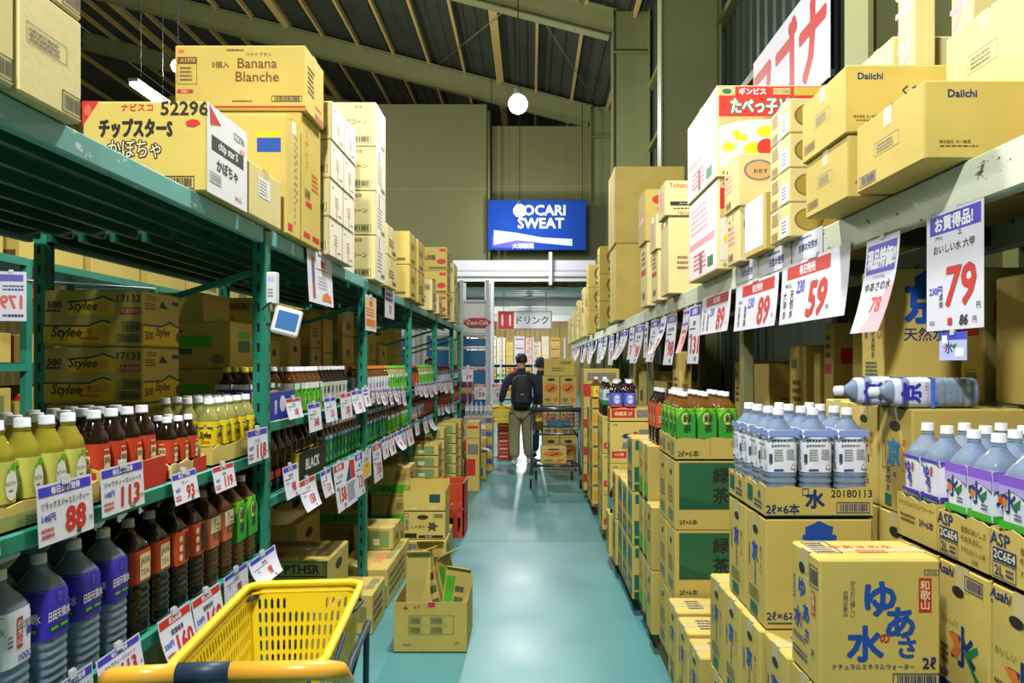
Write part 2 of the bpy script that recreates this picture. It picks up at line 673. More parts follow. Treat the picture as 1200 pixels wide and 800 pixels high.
for n, (x, y, z, L, words_) in enumerate(((-.05, 26.8, 3.3, 2.4, 'over the aisle behind the hanging aisle sign'), (-.05, 33, 3.3, 2.4, 'deep inside the bright room beyond'),
                                       (-3.2, 28, 3.3, 2.4, 'over the next bay of the bright room'), (-7.05, 13.5, 6.46, 1.3, 'under the roof above the snack cartons'))):
    t = tag(empty('tube_lamp', (x, y, z)), 'white fluorescent tube lamp ' + words_, 'lamp', 'fluorescent tube lamps')
    m = MB(); m.box(-.09, .09, -L / 2, L / 2, .04, .1, LAMPM, .005); m.build('housing', t)
    for sx in (-.05, .05):
        m = MB(); m.tube([(sx, -L / 2 + .03, 0), (sx, L / 2 - .03, 0)], .03, TUBEG, 10); m.build('tube', t)
    m = MB()
    top = (3.93 if y > 24 else zr(x) - .02) - z
    for s_ in (-1, 1):
        m.tube([(0, s_ * L * .3, .1), (0, s_ * L * .3, top)], .006, RUBBER, 5)
    m.build('hanger_wire', t)
    l = bpy.data.lights.new('tube_light', 'POINT'); l.shadow_soft_size = .12; l.energy = TUBES * (2 if n < 3 else 5)
    o = bpy.data.objects.new('tube_light', l); COL.objects.link(o); o.parent = t; o.location = (0, 0, -.2)
t = tag(empty('pendant_lamp', (-7.0, 14.4, 7.4)), 'small pendant lamp under the roof beside the banana snack carton', 'lamp', 'pendant lamps over the aisle')
m = MB(); m.tube([(0, 0, .15), (0, 0, zr(-7) - 7.42)], .012, RUBBER, 6); m.build('cable', t)
m = MB(); m.ball((0, 0, 0), .13, GLOW, 16, 8); m.build('bulb', t)
l = bpy.data.lights.new('lamp_light', 'POINT'); l.energy = 1300; l.color = (1, .93, .8); l.shadow_soft_size = .17
o = bpy.data.objects.new('lamp_light', l); COL.objects.link(o); o.parent = t; o.location = (0, 0, -.3)

# ------------------------------------------------------------------ racks
def post(mb, x, y, z1, material=GREEN, wx=.05, wy=.055):
    mb.box(x - wx, x, y - wy / 2, y + wy / 2, 0, z1, material, .004)
    z = .12
    while z < z1 - .06:
        for a in (-.010, .012):
            pass
        mb.poly([(x - wx * .62, y - wy / 2 - .0008, z), (x - wx * .42, y - wy / 2 - .0008, z), (x - wx * .42, y - wy / 2 - .0008, z + .032), (x - wx * .62, y - wy / 2 - .0008, z + .032)], SLOT)
        mb.poly([(x + .0008, y + .006, z), (x + .0008, y + .014, z), (x + .0008, y + .014, z + .032), (x + .0008, y + .006, z + .032)], SLOT)
        z += .075


XL, XLB = -1.0, -1.86
PY = [-3.85, -2.2, -.55, 1.1, 2.75, 4.4, 6.05, 7.7, 9.35, 10.35]
rack = tag(empty('storage_rack', (0, 0, 0)), 'long green steel storage rack of drinks with teal top beams', 'rack')
for i, y in enumerate(PY):
    m = MB(); post(m, XL + .004, y, 2.004); m.build('post', rack)
    m = MB(); post(m, XLB, y + .06, 2.0); m.build('post', rack)
    m = MB()
    for z in (.55, 1.05, 1.6):
        m.bar((XLB, y + .02, z), (XL - .04, y, z + .25), .02, .02, GREEN)
    m.build('brace', rack)


def deck(y0, y1, z, face, x0=XLB - .02, x1=XL, beam=BEAM_L, name='shelf_deck', top=GREEN_D, under=GREEN_D):
    """ribbed steel deck whose front edge is a beam of height face"""
    d = MB()
    n = 7
    for i in range(n):
        a = x0 + (x1 - .03 - x0) * i / n
        b_ = x0 + (x1 - .03 - x0) * (i + 1) / n
        w_ = b_ - a
        d.box(a, b_ - w_ * .06, y0, y1, z - .012, z, top)
        d.box(a + w_ * .2, a + w_ * .36, y0, y1, z - .045, z - .012, under)
    d.build(name, rack_now)
    d = MB()
    d.box(x1 - .03, x1, y0 + .004, y1 - .004, z - face, z + .002, beam, .004)
    d.build('beam', rack_now)
    d = MB()
    d.box(x0 - .01, x0 + .02, y0 + .004, y1 - .004, z - face, z - .002, beam, .004)
    d.build('beam', rack_now)


rack_now = rack
for i in range(len(PY) - 1):
    y0, y1 = PY[i] + .03, PY[i + 1] - .03
    deck(y0, y1, 2.012, .058)
    if i < 4:
        lv = (1.168, .79)
    elif i < 8:
        lv = (1.275, .985)
    else:
        lv = (1.275, .985)
    for z in lv:
        deck(y0, y1, z, .038, beam=GREEN)
    if i < 4:
        deck(y0, y1, .30, .038, beam=GREEN)
# pale rack across the aisle
XR, XRB = 1.2, 1.84
rackr = tag(empty('storage_rack', (0, 0, 0)), 'long pale chipped steel rack carrying snack cartons over the water stacks', 'rack')
rack_now = rackr
RP = [-3.0, .6, 4.2, 7.6, 11.0, 14.4, 17.8, 21.4]
for i, y in enumerate(RP):
    m = MB(); m.box(XR + .02, XR + .08, y - .04, y + .04, 0, 2.0, OLIVE, .004); m.build('post', rackr)
    m = MB(); m.box(XRB - .08, XRB - .02, y - .04, y + .04, 0, 2.0, OLIVE, .004); m.build('post', rackr)
for i in range(len(RP) - 1):
    m = MB(); m.box(XR, XR + .05, RP[i], RP[i + 1] - .004, 1.936, 2.06, BEAM_R, .006); m.build('beam', rackr)
    m = MB(); m.box(XRB - .05, XRB, RP[i], RP[i + 1] - .004, 1.936, 2.05, BEAM_R, .006); m.build('beam', rackr)
    m = MB()
    for j in range(5):
        a = XR + .055 + j * .106
        m.box(a, a + .1, RP[i], RP[i + 1] - .004, 2.03, 2.052, KRAFT_DARK)
    for q in range(4):
        yy = RP[i] + (q + .5) * (RP[i + 1] - RP[i]) / 4
        m.box(XR + .05, XRB - .05, yy - .03, yy + .03, 1.96, 2.03, OLIVE)
    m.build('shelf_deck', rackr)
# ------------------------------------------------------------------ cartons
# a design gives the printing of each face: f towards the aisle mouth, l and r towards the aisle, t the top
def dz(name):
    V = lambda s: '\n'.join(s)
    D = {
        'plain': dict(),
        'yuasa': dict(
            f=[('t', 'ゆ', .50, .70, .25, 'blue', .055), ('t', 'あ', .665, .52, .22, 'blue', .055), ('t', 'さ', .72, .33, .15, 'blue', .055), ('t', '水', .375, .36, .26, 'blue', .05),
               ('t', 'の', .535, .40, .065, 'red', .05), ('r', .815, .60, .92, .86, 'red'), ('t', V('和歌山'), .868, .73, .22, 'cream', .02),
               ('t', V('からだに優しい'), .27, .70, .28, 'navy', .012), ('t', V('自然の恵み'), .21, .665, .20, 'navy', .012), ('t', 'ナチュラルミネラルウォーター', .44, .185, .042, 'navy', .015, .68),
               ('t', '2ℓ', .90, .215, .085, 'navy', .04), ('b', .60, .02, .985, .135, 'navy'), ('o', .86, .885, .985, .925, 'navy', .0015), ('t', '2ℓ×6本', .922, .905, .022, 'navy', .01)],
            l=[('e', .40, .84, .11, .045, 'black'), ('b', .66, .75, .95, .92, 'navy'), ('t', 'ゆ', .40, .68, .15, 'blue', .055), ('t', 'あ', .55, .50, .13, 'blue', .055), ('t', 'さ', .58, .33, .1, 'blue', .055),
               ('t', '水', .26, .42, .16, 'blue', .05), ('t', 'の', .42, .43, .04, 'red', .03), ('r', .74, .54, .86, .72, 'red'), ('t', V('和歌山'), .8, .63, .16, 'cream', .02),
               ('l', .10, .24, .62, .29, 'navy', 2), ('t', '2ℓ', .78, .24, .05, 'navy', .03), ('l', .1, .1, .7, .18, 'navy', 2), ('l', .1, .55, .18, .75, 'navy', 6)],
            t=[('o', .06, .30, .28, .92, 'navy', .003), ('l', .08, .34, .26, .88, 'navy', 5), ('t', 'ゆあさの水', .52, .62, .16, 'red', .02), ('l', .42, .30, .72, .48, 'red', 2)]),
        'kyo': dict(
            f=[('p', [(.37, .93), (.43, 1 - .05), (.5, .985), (.57, .95), (.63, .93), (.62, .86), (.37, .86)], 'blue'), ('t', '京', .5, .74, .3, 'blue', .06), ('t', '天然水', .5, .5, .10, 'navy', .02),
               ('t', '2ℓ×6本', .16, .13, .09, 'navy', .025), ('r', .02, .055, .98, .07, 'teal')],
            l=[('e', .5, .845, .13, .04, 'black'), ('t', '京', .48, .64, .17, 'blue', .07), ('t', V('おいしい'), .78, .60, .26, 'red', .02), ('t', V('の天然水'), .5, .43, .22, 'navy', .02),
               ('t', V('京都伏見'), .2, .58, .2, 'navy', .015), ('l', .18, .18, .8, .30, 'teal', 4), ('r', .25, .04, .62, .15, 'teal')],
            t=[('t', 'おいしい水', .55, .5, .14, 'red', .01), ('l', .2, .2, .45, .8, 'navy', 4)]),
        'kyo_tray': dict(
            f=[('t', '水', .46, .62, .58, 'navy', .06), ('t', '20180113', .80, .80, .24, 'black', .02), ('b', .66, .16, .97, .52, 'navy'), ('t', '2ℓ×6本', .16, .30, .34, 'navy', .03), ('r', .02, .06, .98, .10, 'teal'),
               ('o', .34, .74, .40, .97, 'navy', .002)],
            l=[('r', .08, .30, .36, .84, 'teal'), ('l', .45, .2, .9, .5, 'navy', 2), ('t', '水', .7, .68, .3, 'navy', .04)]),
        'asahi': dict(
            l=[('t', 'Asahi', .16, .93, .07, 'navy', .05, .36, .2), ('b', .55, .84, .9, .95, 'navy'), ('e', .42, .80, .12, .04, 'black'), ('t', '水', .52, .40, .30, 'navy', .03), ('p', [(.22, .46), (.42, .47), (.48, .38), (.40, .29), (.27, .30), (.36, .38)], 'orange'),
               ('p', [(.54, .36), (.80, .47), (.82, .43), (.64, .33), (.92, .17), (.84, .15)], 'green'), ('e', .88, .08, .05, .03, 'green'), ('t', 'ASP', .12, .12, .06, 'navy', .03), ('r', .03, 0.0, .42, .07, 'navy'),
               ('l', .06, .2, .26, .36, 'brown', 3), ('t', 'おいしい', .25, .55, .05, 'brown', .01)]),
        'asp_tray': dict(
            l=[('t', 'ASP', .15, .80, .24, 'navy', .04), ('r', .03, .40, .42, .64, 'navy'), ('t', '2C6E4', .225, .52, .16, 'cream', .03), ('o', .03, .08, .42, .38, 'navy', .002), ('t', '2L', .14, .23, .18, 'navy', .03), ('l', .25, .14, .4, .32, 'navy', 2),
               ('t', '自然のおいしさ', .72, .74, .13, 'brown', .02, .46), ('t', 'そのままに。', .68, .56, .12, 'brown', .02, .4), ('t', 'アサヒおいしい水', .72, .34, .11, 'brown', .02, .46), ('t', '六甲', .75, .16, .1, 'brown', .02)]),
        'natural_tray': dict(l=[('t', 'ナチュラルミネラルウォーター', .5, .84, .12, 'brown', .01, .9), ('t', '2ℓ×6本', .76, .52, .18, 'navy', .03), ('l', .1, .4, .55, .62, 'brown', 2)]),
        'kyo_wide': dict(
            f=[('l', .2, .3, .5, .5, 'brown', 3)],
            l=[('e', .5, .82, .17, .05, 'black'), ('t', '京', .46, .57, .24, 'sky', .07), ('t', V('おいしい'), .78, .56, .3, 'red', .015), ('t', V('の'), .5, .36, .05, 'navy', .02), ('t', V('天然水'), .3, .30, .24, 'navy', .02), ('o', .12, .40, .22, .66, 'brown', .002), ('r', .2, .05, .4, .16, 'teal')]),
        'greentea': dict(
            f=[('r', .06, .30, .98, .97, '#2c6a46'), ('p', [(.06, .30), (.98, .30), (.98, .44), (.5, .38), (.06, .50)], '#1d5a3e'), ('t', '緑', .68, .79, .22, 'black', .035), ('t', '茶', .68, .50, .22, 'black', .035),
               ('t', '2ℓ×6本', .2, .12, .08, 'black', .02), ('t', '回', .93, .15, .07, 'black', .01)],
            l=[('e', .5, .80, .12, .04, 'black'), ('l', .2, .35, .85, .6, '#7c8468', 4), ('r', .2, .10, .75, .25, '#6d8a68')],
            t=[('l', .2, .3, .8, .7, 'red', 3)]),
        'greentea_tray': dict(f=[('t', '2ℓ×6本', .2, .3, .30, 'black', .025), ('o', .88, .2, .97, .5, 'black', .003), ('r', .52, 0, .525, 1, '#7a7440')], l=[('r', .55, .2, .8, .8, '#7d8a80'), ('l', .1, .3, .5, .7, 'brown', 3)]),
        'cat': dict(f=[('r', .06, .78, .94, .95, 'teal'), ('t', '2', .5, .66, .14, 'dgreen', .05), ('r', .04, .18, .96, .46, 'teal'), ('e', .5, .3, .3, .07, '#c89080'), ('r', .04, .02, .96, .14, 'dgreen')],
                    l=[('r', .08, .50, .92, .93, '#5d9078'), ('t', '茶', .5, .72, .2, 'dgreen', .04), ('r', .06, .05, .94, .36, '#4f8068'), ('e', .5, .2, .26, .07, '#c89080')]),
        'lime': dict(f=[('o', .3, .78, .72, .94, 'black', .003), ('t', '茶', .5, .86, .1, 'black', .02), ('e', .62, .52, .22, .07, 'black'), ('e', .62, .30, .22, .07, 'black'), ('o', .3, .05, .9, .2, 'black', .004)],
                     l=[('t', V('ウーロン'), .4, .70, .36, 'black', .03), ('r', .1, .1, .9, .35, 'lime'), ('t', V('茶'), .75, .62, .1, 'red', .03), ('r', .1, .02, .9, .09, 'black')]),
        'dgreenband': dict(f=[('r', .3, .0, 1, 1, 'dgreen')], l=[('e', .5, .8, .15, .05, 'black'), ('l', .2, .4, .8, .6, 'teal', 3)]),
        'boy': dict(f=[('t', '麦茶', .13, .93, .05, 'grey', .03), ('e', .42, .66, .13, .06, 'navy'), ('e', .42, .54, .09, .06, '#d8b088'), ('p', [(.28, .36), (.56, .36), (.52, .52), (.32, .52)], 'grey'), ('e', .62, .74, .06, .03, 'red'), ('t', V('むぎ'), .66, .6, .14, 'red', .04),
                       ('r', .04, .14, .40, .30, 'red'), ('t', '十六茶', .22, .22, .07, 'cream', .03), ('r', .70, .70, .97, .82, 'grey'), ('l', .55, .4, .95, .5, 'brown', 2)],
                    l=[('e', .5, .8, .16, .05, 'black'), ('r', .2, .2, .8, .5, '#9a8a60')]),
        'boy_tray': dict(f=[('r', .03, .28, .60, .90, 'red'), ('t', '烏龍茶 2ℓ', .32, .58, .28, 'cream', .02), ('r', .64, .30, .98, .86, 'grey')], l=[('r', .1, .2, .9, .9, 'red')]),
        'yellow': dict(f=[('r', .05, .30, .95, .80, '#d8a024'), ('e', .5, .56, .2, .2, 'orange'), ('r', .05, .04, .95, .14, 'brown')], l=[('l', .2, .3, .8, .7, 'brown', 3), ('r', .1, .75, .9, .9, '#8a8a50')]),
        'orange': dict(f=[('e', .5, .88, .24, .05, 'black'), ('e', .5, .60, .40, .17, 'orange'), ('p', [(.3, .52), (.66, .68), (.72, .6), (.42, .48)], 'brown'), ('e', .3, .2, .2, .07, 'grey'), ('e', .76, .2, .16, .08, 'orange'), ('l', .1, .05, .9, .1, 'brown', 1)],
                       l=[('e', .5, .6, .3, .15, 'orange')]),
        'stylee': dict(
            f=[('p', [(.0, .06), (.72, .06), (.72, .40), (.60, .47), (.5, .42), (.46, .38), (.0, .38)], 'yellow'), ('p', [(.0, .38), (.46, .38), (.5, .42), (.6, .48), (.68, .44), (.68, .41), (.6, .45), (.5, .39), (.46, .35), (0, .35)], 'navy'),
               ('t', 'Stylee', .23, .23, .22, 'black', .03, .3, .25), ('t', 'レモン', .47, .26, .11, 'red', .03), ('r', .36, .12, .56, .17, 'orange'), ('e', .60, .28, .06, .10, '#e8b040'),
               ('p', [(.24, .56), (.72, .56), (.72, .82), (.60, .90), (.5, .84), (.24, .80)], 'yellow'), ('p', [(.24, .80), (.5, .84), (.6, .90), (.72, .82), (.72, .79), (.6, .87), (.5, .81), (.24, .77)], 'navy'),
               ('t', 'Stylee', .40, .70, .2, 'black', .03, .3, .25), ('e', .60, .70, .06, .10, '#e8b040'), ('t', '17133', .86, .85, .13, 'black', .02), ('r', .77, .57, .98, .69, 'red'), ('t', '天面開封', .875, .63, .08, 'cream', .01),
               ('t', '500', .11, .74, .12, 'black', .03), ('l', .02, .60, .2, .67, 'navy', 1), ('b', .80, .26, .99, .44, 'dgreen'), ('b', .75, .08, .99, .22, 'dgreen')],
            r=[('r', .02, .04, .98, .40, 'yellow'), ('p', [(.0, .40), (.5, .40), (.72, .50), (.9, .42), (1, .40), (1, .37), (.9, .39), (.72, .46), (.5, .37), (0, .37)], 'navy'), ('t', 'Stylee', .52, .26, .2, 'black', .03, .42, .25), ('t', '500', .16, .20, .14, 'black', .03),
               ('t', '17133', .22, .88, .09, 'black', .02), ('p', [(.42, .72), (.5, .86), (.66, .72)], 'black'), ('l', .05, .66, .36, .8, 'brown', 3), ('r', .78, .8, .96, .88, 'navy'), ('e', .94, .2, .05, .1, 'brown')],
            l=[]),
        'chipstar': dict(
            f=[('p', [(.0, 1), (.135, 1), (.0, .72)], 'red'), ('e', .045, .9, .03, .06, '#d86050'), ('t', 'ナビスコ', .44, .93, .08, 'red', .03), ('t', '52296', .82, .92, .15, 'black', .04), ('t', 'チップスターS', .43, .70, .20, 'black', .06, .58), ('t', 'かぼちゃ', .42, .47, .20, 'black', .09, .42), ('t', 'かぼちゃ', .42, .47, .20, 'cream', .012, .42),
               ('p', [(.83, .77), (.88, .80), (.93, .79), (.95, .75), (.9, .71), (.84, .72)], 'red'), ('t', '195C4', .22, .20, .09, 'black', .01), ('l', .50, .16, .62, .22, 'brown', 1), ('b', .60, .03, .90, .17, 'black'), ('l', .2, .05, .5, .1, 'brown', 1)],
            r=[('r', .0, .0, 1, 1, 'white'), ('p', [(.05, .99), (.33, .84), (.07, .76)], 'red'), ('t', '52296', .78, .84, .09, 'black', .03), ('r', .10, .50, .90, .67, 'black'), ('t', 'chip star S', .5, .585, .12, 'white', .04, .76), ('t', 'かぼちゃ', .48, .36, .14, 'black', .05, .66), ('r', .06, .13, .32, .25, '#dedee0'), ('b', .06, .13, .32, .25, 'grey'),
               ('t', '8×6入', .76, .10, .07, 'red', .02), ('e', .86, .71, .07, .03, 'pink')]),
        'banana': dict(
            f=[('t', '5個入', .35, .70, .10, 'brown', .035), ('t', 'バナナブラン', .64, .86, .06, 'brown', .02), ('t', 'Banana\nBlanche', .63, .62, .36, 'brown', .025, .42), ('r', .02, .72, .17, .82, 'brown'), ('t', 'A1978', .1, .77, .06, 'tan', .02), ('o', .02, .40, .17, .72, 'brown', .002), ('l', .04, .44, .15, .68, 'brown', 4),
               ('e', .05, .91, .025, .03, 'orange'), ('r', .02, .26, .14, .32, 'red'), ('t', '混載入', .08, .29, .04, 'cream', .01), ('r', 0, .035, 1, .065, 'red'), ('b', .74, .13, .97, .22, 'black'), ('l', .44, .12, .62, .16, 'brown', 1), ('l', .4, .9, .55, .95, 'brown', 1)],
            r=[('l', .1, .3, .5, .75, 'brown', 6), ('r', .5, .04, .95, .12, 'red'), ('l', .5, .2, .9, .26, 'red', 1)]),
        'bluelabel': dict(f=[('r', .74, .68, .95, .86, 'blue'), ('r', .74, .80, .95, .86, 'yellow')], r=[('l', .55, .1, .62, .9, 'blue', 14), ('r', .1, .04, .4, .1, 'red'), ('l', .68, .3, .74, .9, 'brown', 9)]),
        'redmark': dict(f=[('l', .2, .3, .5, .5, 'brown', 3)], r=[('t', V('スナック'), .25, .74, .3, 'orange', .01), ('r', .2, .30, .5, .34, 'red'), ('r', .1, .05, .42, .09, 'red'), ('r', .55, .05, .9, .09, 'red'), ('b', .15, .36, .42, .43, 'black'), ('l', .5, .45, .9, .6, 'orange', 4)]),
        's34': dict(f=[('t', '34', .72, .78, .22, 'sky', .06), ('b', .5, .12, .95, .34, 'black'), ('r', 0, 0, .04, 1, 'yellow')], r=[('r', 0, 0, 1, 1, '#efe8d2'), ('l', .35, .3, .7, .62, 'grey', 4), ('r', .46, 0, .54, .5, '#c8a868'), ('e', .2, .8, .05, .03, 'black'), ('r', .62, .12, .86, .17, 'grey')]),
        'forty': dict(f=[('t', '40', .6, .80, .2, 'red', .05)], r=[('r', 0, 0, 1, 1, '#efe8d2'), ('l', .2, .3, .5, .6, 'grey', 4), ('r', .4, .55, .48, .95, 'black')]),
        'popcorn': dict(f=[('t', 'ポップコーン', .56, .56, .12, 'brown', .02, .8), ('t', '目途', .7, .9, .08, 'brown', .01), ('b', .3, .08, .92, .24, 'black')], r=[('r', 0, 0, 1, 1, '#efe8d2'), ('l', .2, .2, .7, .7, 'grey', 6), ('r', .3, .7, .36, .98, 'black'), ('b', .5, .1, .9, .2, 'black')]),
        'redlid': dict(f=[('r', .70, .80, .95, .92, 'red'), ('t', '丸柿麺', .3, .55, .22, 'brown', .06, .5), ('e', .78, .38, .17, .12, 'red'), ('r', .3, .06, .96, .16, '#6a6a30')], r=[('l', .2, .2, .8, .8, 'brown', 5)]),
        'bars': dict(f=[('r', .2, .12, .9, .2, '#6a6a40'), ('t', '品名', .2, .85, .08, 'brown', .02)], r=[('b', .2, .1, .7, .2, 'black'), ('l', .2, .5, .8, .7, 'brown', 3)]),
        'daiichi': dict(
            f=[('t', 'Daiichi', .20, .83, .095, 'navy', .05, .24), ('t', 'くちどけもち', .72, .62, .14, 'navy', .05, .56), ('t', '24入', .74, .42, .1, 'navy', .04), ('t', '株式会社 大一製菓', .16, .24, .045, 'brown', .015, .2), ('l', .08, .17, .3, .2, 'brown', 1)],
            l=[('o', .30, .42, .66, .62, 'grey', .0015), ('l', .34, .45, .62, .59, 'grey', 3), ('b', .05, .12, .32, .26, 'brown')]),
        'daiichi_blue': dict(
            f=[('t', 'Daiichi', .20, .83, .095, 'navy', .05, .24), ('t', 'くちどけもち', .74, .60, .15, 'navy', .05, .56), ('t', '24入', .76, .40, .1, 'navy', .05), ('t', '株式会社 大一製菓', .16, .22, .045, 'brown', .015, .22), ('l', .08, .15, .32, .18, 'brown', 1)],
            l=[('o', .30, .40, .66, .60, 'grey', .0015), ('l', .34, .43, .62, .57, 'grey', 3), ('b', .05, .06, .32, .22, 'navy')]),
        'tabekko': dict(
            f=[('r', .02, .64, .99, .99, 'red'), ('p', [(.02, .56), (.2, .62), (.5, .655), (.8, .62), (.99, .56), (.99, .66), (.02, .66)], 'tan'), ('p', [(.02, .10), (.99, .10), (.99, .55), (.8, .60), (.5, .63), (.2, .60), (.02, .55)], '#e4dcc8'), ('r', .02, .89, .17, .985, 'tan'), ('e', .095, .935, .045, .03, 'teal'),
               ('t', 'ギンビス', .33, .935, .07, 'white', .05), ('r', .52, .9, .68, .97, 'tan'), ('t', 'H11060', .6, .935, .045, 'green', .02), ('r', .71, .89, .99, .98, '#c0a040'), ('t', 'たべっ子どうぶつ', .56, .775, .17, 'green', .11, .86), ('t', 'たべっ子どうぶつ', .56, .775, .165, 'white', .035, .85), ('t', 'ビスケット', .76, .61, .05, 'brown', .02),
               ('p', [(.14, .50), (.20, .52), (.22, .46), (.28, .46), (.28, .40), (.18, .40)], 'yellow'), ('e', .11, .33, .06, .05, 'yellow'), ('p', [(.58, .48), (.72, .48), (.72, .40), (.60, .40)], 'yellow'), ('e', .45, .50, .08, .06, 'yellow'), ('e', .35, .30, .1, .08, 'yellow'), ('e', .46, .32, .09, .10, 'red'), ('t', '株式会社', .12, .05, .04, 'green', .01)],
            l=[('r', .02, .02, .98, .98, '#f4ecec'), ('l', .1, .55, .8, .9, 'pink', 5), ('r', .05, .38, .9, .46, 'pink'), ('l', .2, .1, .7, .32, 'red', 4), ('r', .68, .08, .86, .2, 'green'), ('r', .4, .05, .5, .3, '#a05070')]),
        'sixp': dict(f=[('e', .3, .68, .22, .2, 'grey'), ('e', .3, .68, .19, .17, 'tan'), ('t', 'おおす', .32, .66, .08, 'black', .03), ('t', '6P', .74, .55, .26, 'brown', .04)],
                     l=[('e', .22, .82, .05, .03, 'black'), ('l', .1, .35, .7, .75, 'pink', 4), ('b', .1, .05, .5, .2, 'brown'), ('e', .2, .7, .05, .03, 'black')]),
        'bluenote': dict(f=[('e', .4, .5, .3, .34, '#7a6a30'), ('e', .4, .5, .26, .3, '#a89040')], l=[('r', .55, .05, .95, .62, 'white'), ('l', .6, .15, .9, .55, 'navy', 4), ('l', .1, .5, .5, .9, 'brown', 5), ('b', .08, .06, .4, .3, 'brown')]),
        'sheet': dict(l=[('r', .0, .1, .9, .98, 'white')], f=[('r', .1, .3, .9, .9, '#9a9a90')]),
        'tohato': dict(f=[('t', 'Tohato', .33, .86, .13, 'red', .03), ('r', .12, .28, .98, .40, 'black'), ('t', 'ハーベスト', .55, .34, .08, 'cream', .01), ('l', .2, .16, .9, .24, 'brown', 1), ('t', 'Harvest', .5, .08, .1, 'brown', .01)], l=[('l', .2, .2, .8, .8, 'pink', 4)]),
        'redoval': dict(f=[('e', .42, .80, .26, .1, 'red'), ('t', 'LOOK', .45, .62, .06, 'black', .03), ('r', .7, .5, 1, .56, 'red')], l=[('r', .1, .4, .9, .5, 'pink')]),
        'blueleaf': dict(f=[('e', .6, .78, .22, .08, 'navy'), ('r', .5, .55, .98, .64, '#3a5a80'), ('r', .5, .3, .98, .52, 'grey'), ('r', .5, .06, .98, .14, 'red')], l=[('l', .15, .1, .85, .85, 'pink', 5), ('r', .1, .1, .5, .2, 'pink')]),
        'face': dict(f=[('e', .62, .6, .3, .3, '#7a5a28'), ('e', .62, .56, .2, .2, '#d8b070'), ('r', .4, .1, .9, .25, 'green')], l=[('l', .2, .2, .8, .8, 'brown', 4)]),
        'redbar': dict(f=[('r', .1, .6, .9, .75, 'red')], l=[('r', .1, .5, .8, .6, 'red'), ('b', .2, .1, .7, .25, 'green'), ('l', .2, .65, .8, .9, 'brown', 3)]),
        'small': dict(f=[('l', .25, .25, .75, .5, 'brown', 2), ('b', .5, .65, .9, .85, 'black')], l=[('l', .2, .3, .8, .6, 'brown', 3), ('b', .1, .7, .45, .85, 'black')], r=[('l', .2, .3, .8, .6, 'brown', 3), ('b', .5, .1, .9, .24, 'black')]),
        'label_r': dict(r=[('b', .66, .04, .97, .24, 'black'), ('o', .12, .48, .74, .66, 'grey', .0015), ('l', .16, .5, .7, .63, 'grey', 3)], f=[('l', .2, .3, .6, .5, 'brown', 2)]),
        'note_r': dict(r=[('r', .25, .45, .62, .82, 'white'), ('l', .28, .48, .58, .78, 'grey', 5)]),
        'redprint': dict(l=[('t', V('スナック'), .4, .7, .5, 'pink', .05), ('b', .2, .05, .7, .12, 'black')], f=[]),
        'greenprint': dict(f=[('r', .35, .45, .78, .70, 'lime'), ('r', .12, .30, .55, .42, '#2c6a46'), ('e', .25, .78, .2, .05, 'black'), ('e', .85, .2, .08, .1, 'grey')], r=[('r', .3, .35, .8, .6, '#2c6a46'), ('r', .3, .65, .8, .8, 'lime')]),
        'hole': dict(f=[('e', .5, .80, .1, .05, 'black'), ('l', .2, .3, .8, .5, '#6a7040', 3)], r=[('e', .5, .8, .16, .06, 'black'), ('l', .2, .2, .8, .5, '#6a7040', 4)]),
        'greenband': dict(f=[('r', 0, .10, 1, .40, 'lime'), ('b', .62, .48, .92, .85, '#6a6a40'), ('t', '茶 茶', .4, .25, .16, 'dgreen', .03)], r=[('r', .0, .1, .7, .4, 'lime'), ('l', .2, .5, .8, .8, 'brown', 2)], t=[('r', .0, .55, .42, .98, 'lime')]),
        'greentray': dict(f=[('r', .1, .1, .9, .85, '#7d9a5c'), ('r', .5, .2, .66, .5, 'cream')], r=[('b', .3, .2, .7, .6, '#6a7040')]),
        'mandarin': dict(f=[('e', .46, .80, .14, .09, 'brown'), ('e', .46, .82, .12, .07, 'black'), ('p', [(.56, .44), (.62, .5), (.6, .64), (.68, .58), (.74, .64), (.76, .54), (.84, .48), (.76, .42), (.78, .28), (.68, .36), (.58, .26), (.62, .40)], '#4a4a40'), ('t', 'しゃほん', .36, .46, .12, 'brown', .03), ('e', .08, .62, .05, .12, 'grey'), ('e', .08, .42, .05, .1, 'grey'),
                          ('b', .72, .78, .94, .92, 'black'), ('r', .03, .05, .32, .22, 'black'), ('r', .36, .05, .95, .15, 'black'), ('t', '24×350', .6, .1, .06, 'cream', .01), ('o', .02, .80, .12, .96, 'black', .003)]),
        'opened': dict(f=[('r', .62, .42, .88, .82, '#2c4a48'), ('l', .18, .1, .35, .2, 'cream', 1), ('l', .62, .1, .8, .25, 'cream', 1)]),
        'pthsr': dict(f=[('o', .02, .42, .40, .9, 'black', .003), ('o', .42, .02, .98, .96, 'black', .003), ('t', 'PTHSR', .70, .80, .18, 'black', .03), ('r', .42, .64, .98, .66, 'black'), ('t', '400ml', .7, .52, .14, 'black', .02), ('r', .42, .34, .98, .36, 'black'), ('t', '24本', .7, .2, .14, 'black', .02), ('t', '保管方法', .2, .66, .12, 'black', .02)],
                      r=[('e', .5, .72, .16, .11, 'black')], t=[('r', .05, .1, .42, .35, 'red'), ('l', .1, .7, .8, .9, 'black', 2)]),
        'longflat': dict(t=[('t', '回', .2, .2, .1, 'teal', .02), ('r', .6, .2, .78, .5, '#e0906a'), ('l', .2, .3, .5, .9, '#6a7a40', 8), ('l', .8, .3, .97, .9, 'teal', 10)], f=[('r', .1, .3, .9, .7, '#8a8a50'), ('l', .2, .2, .8, .8, 'dgreen', 4)], r=[('l', .1, .2, .9, .8, 'brown', 3)]),
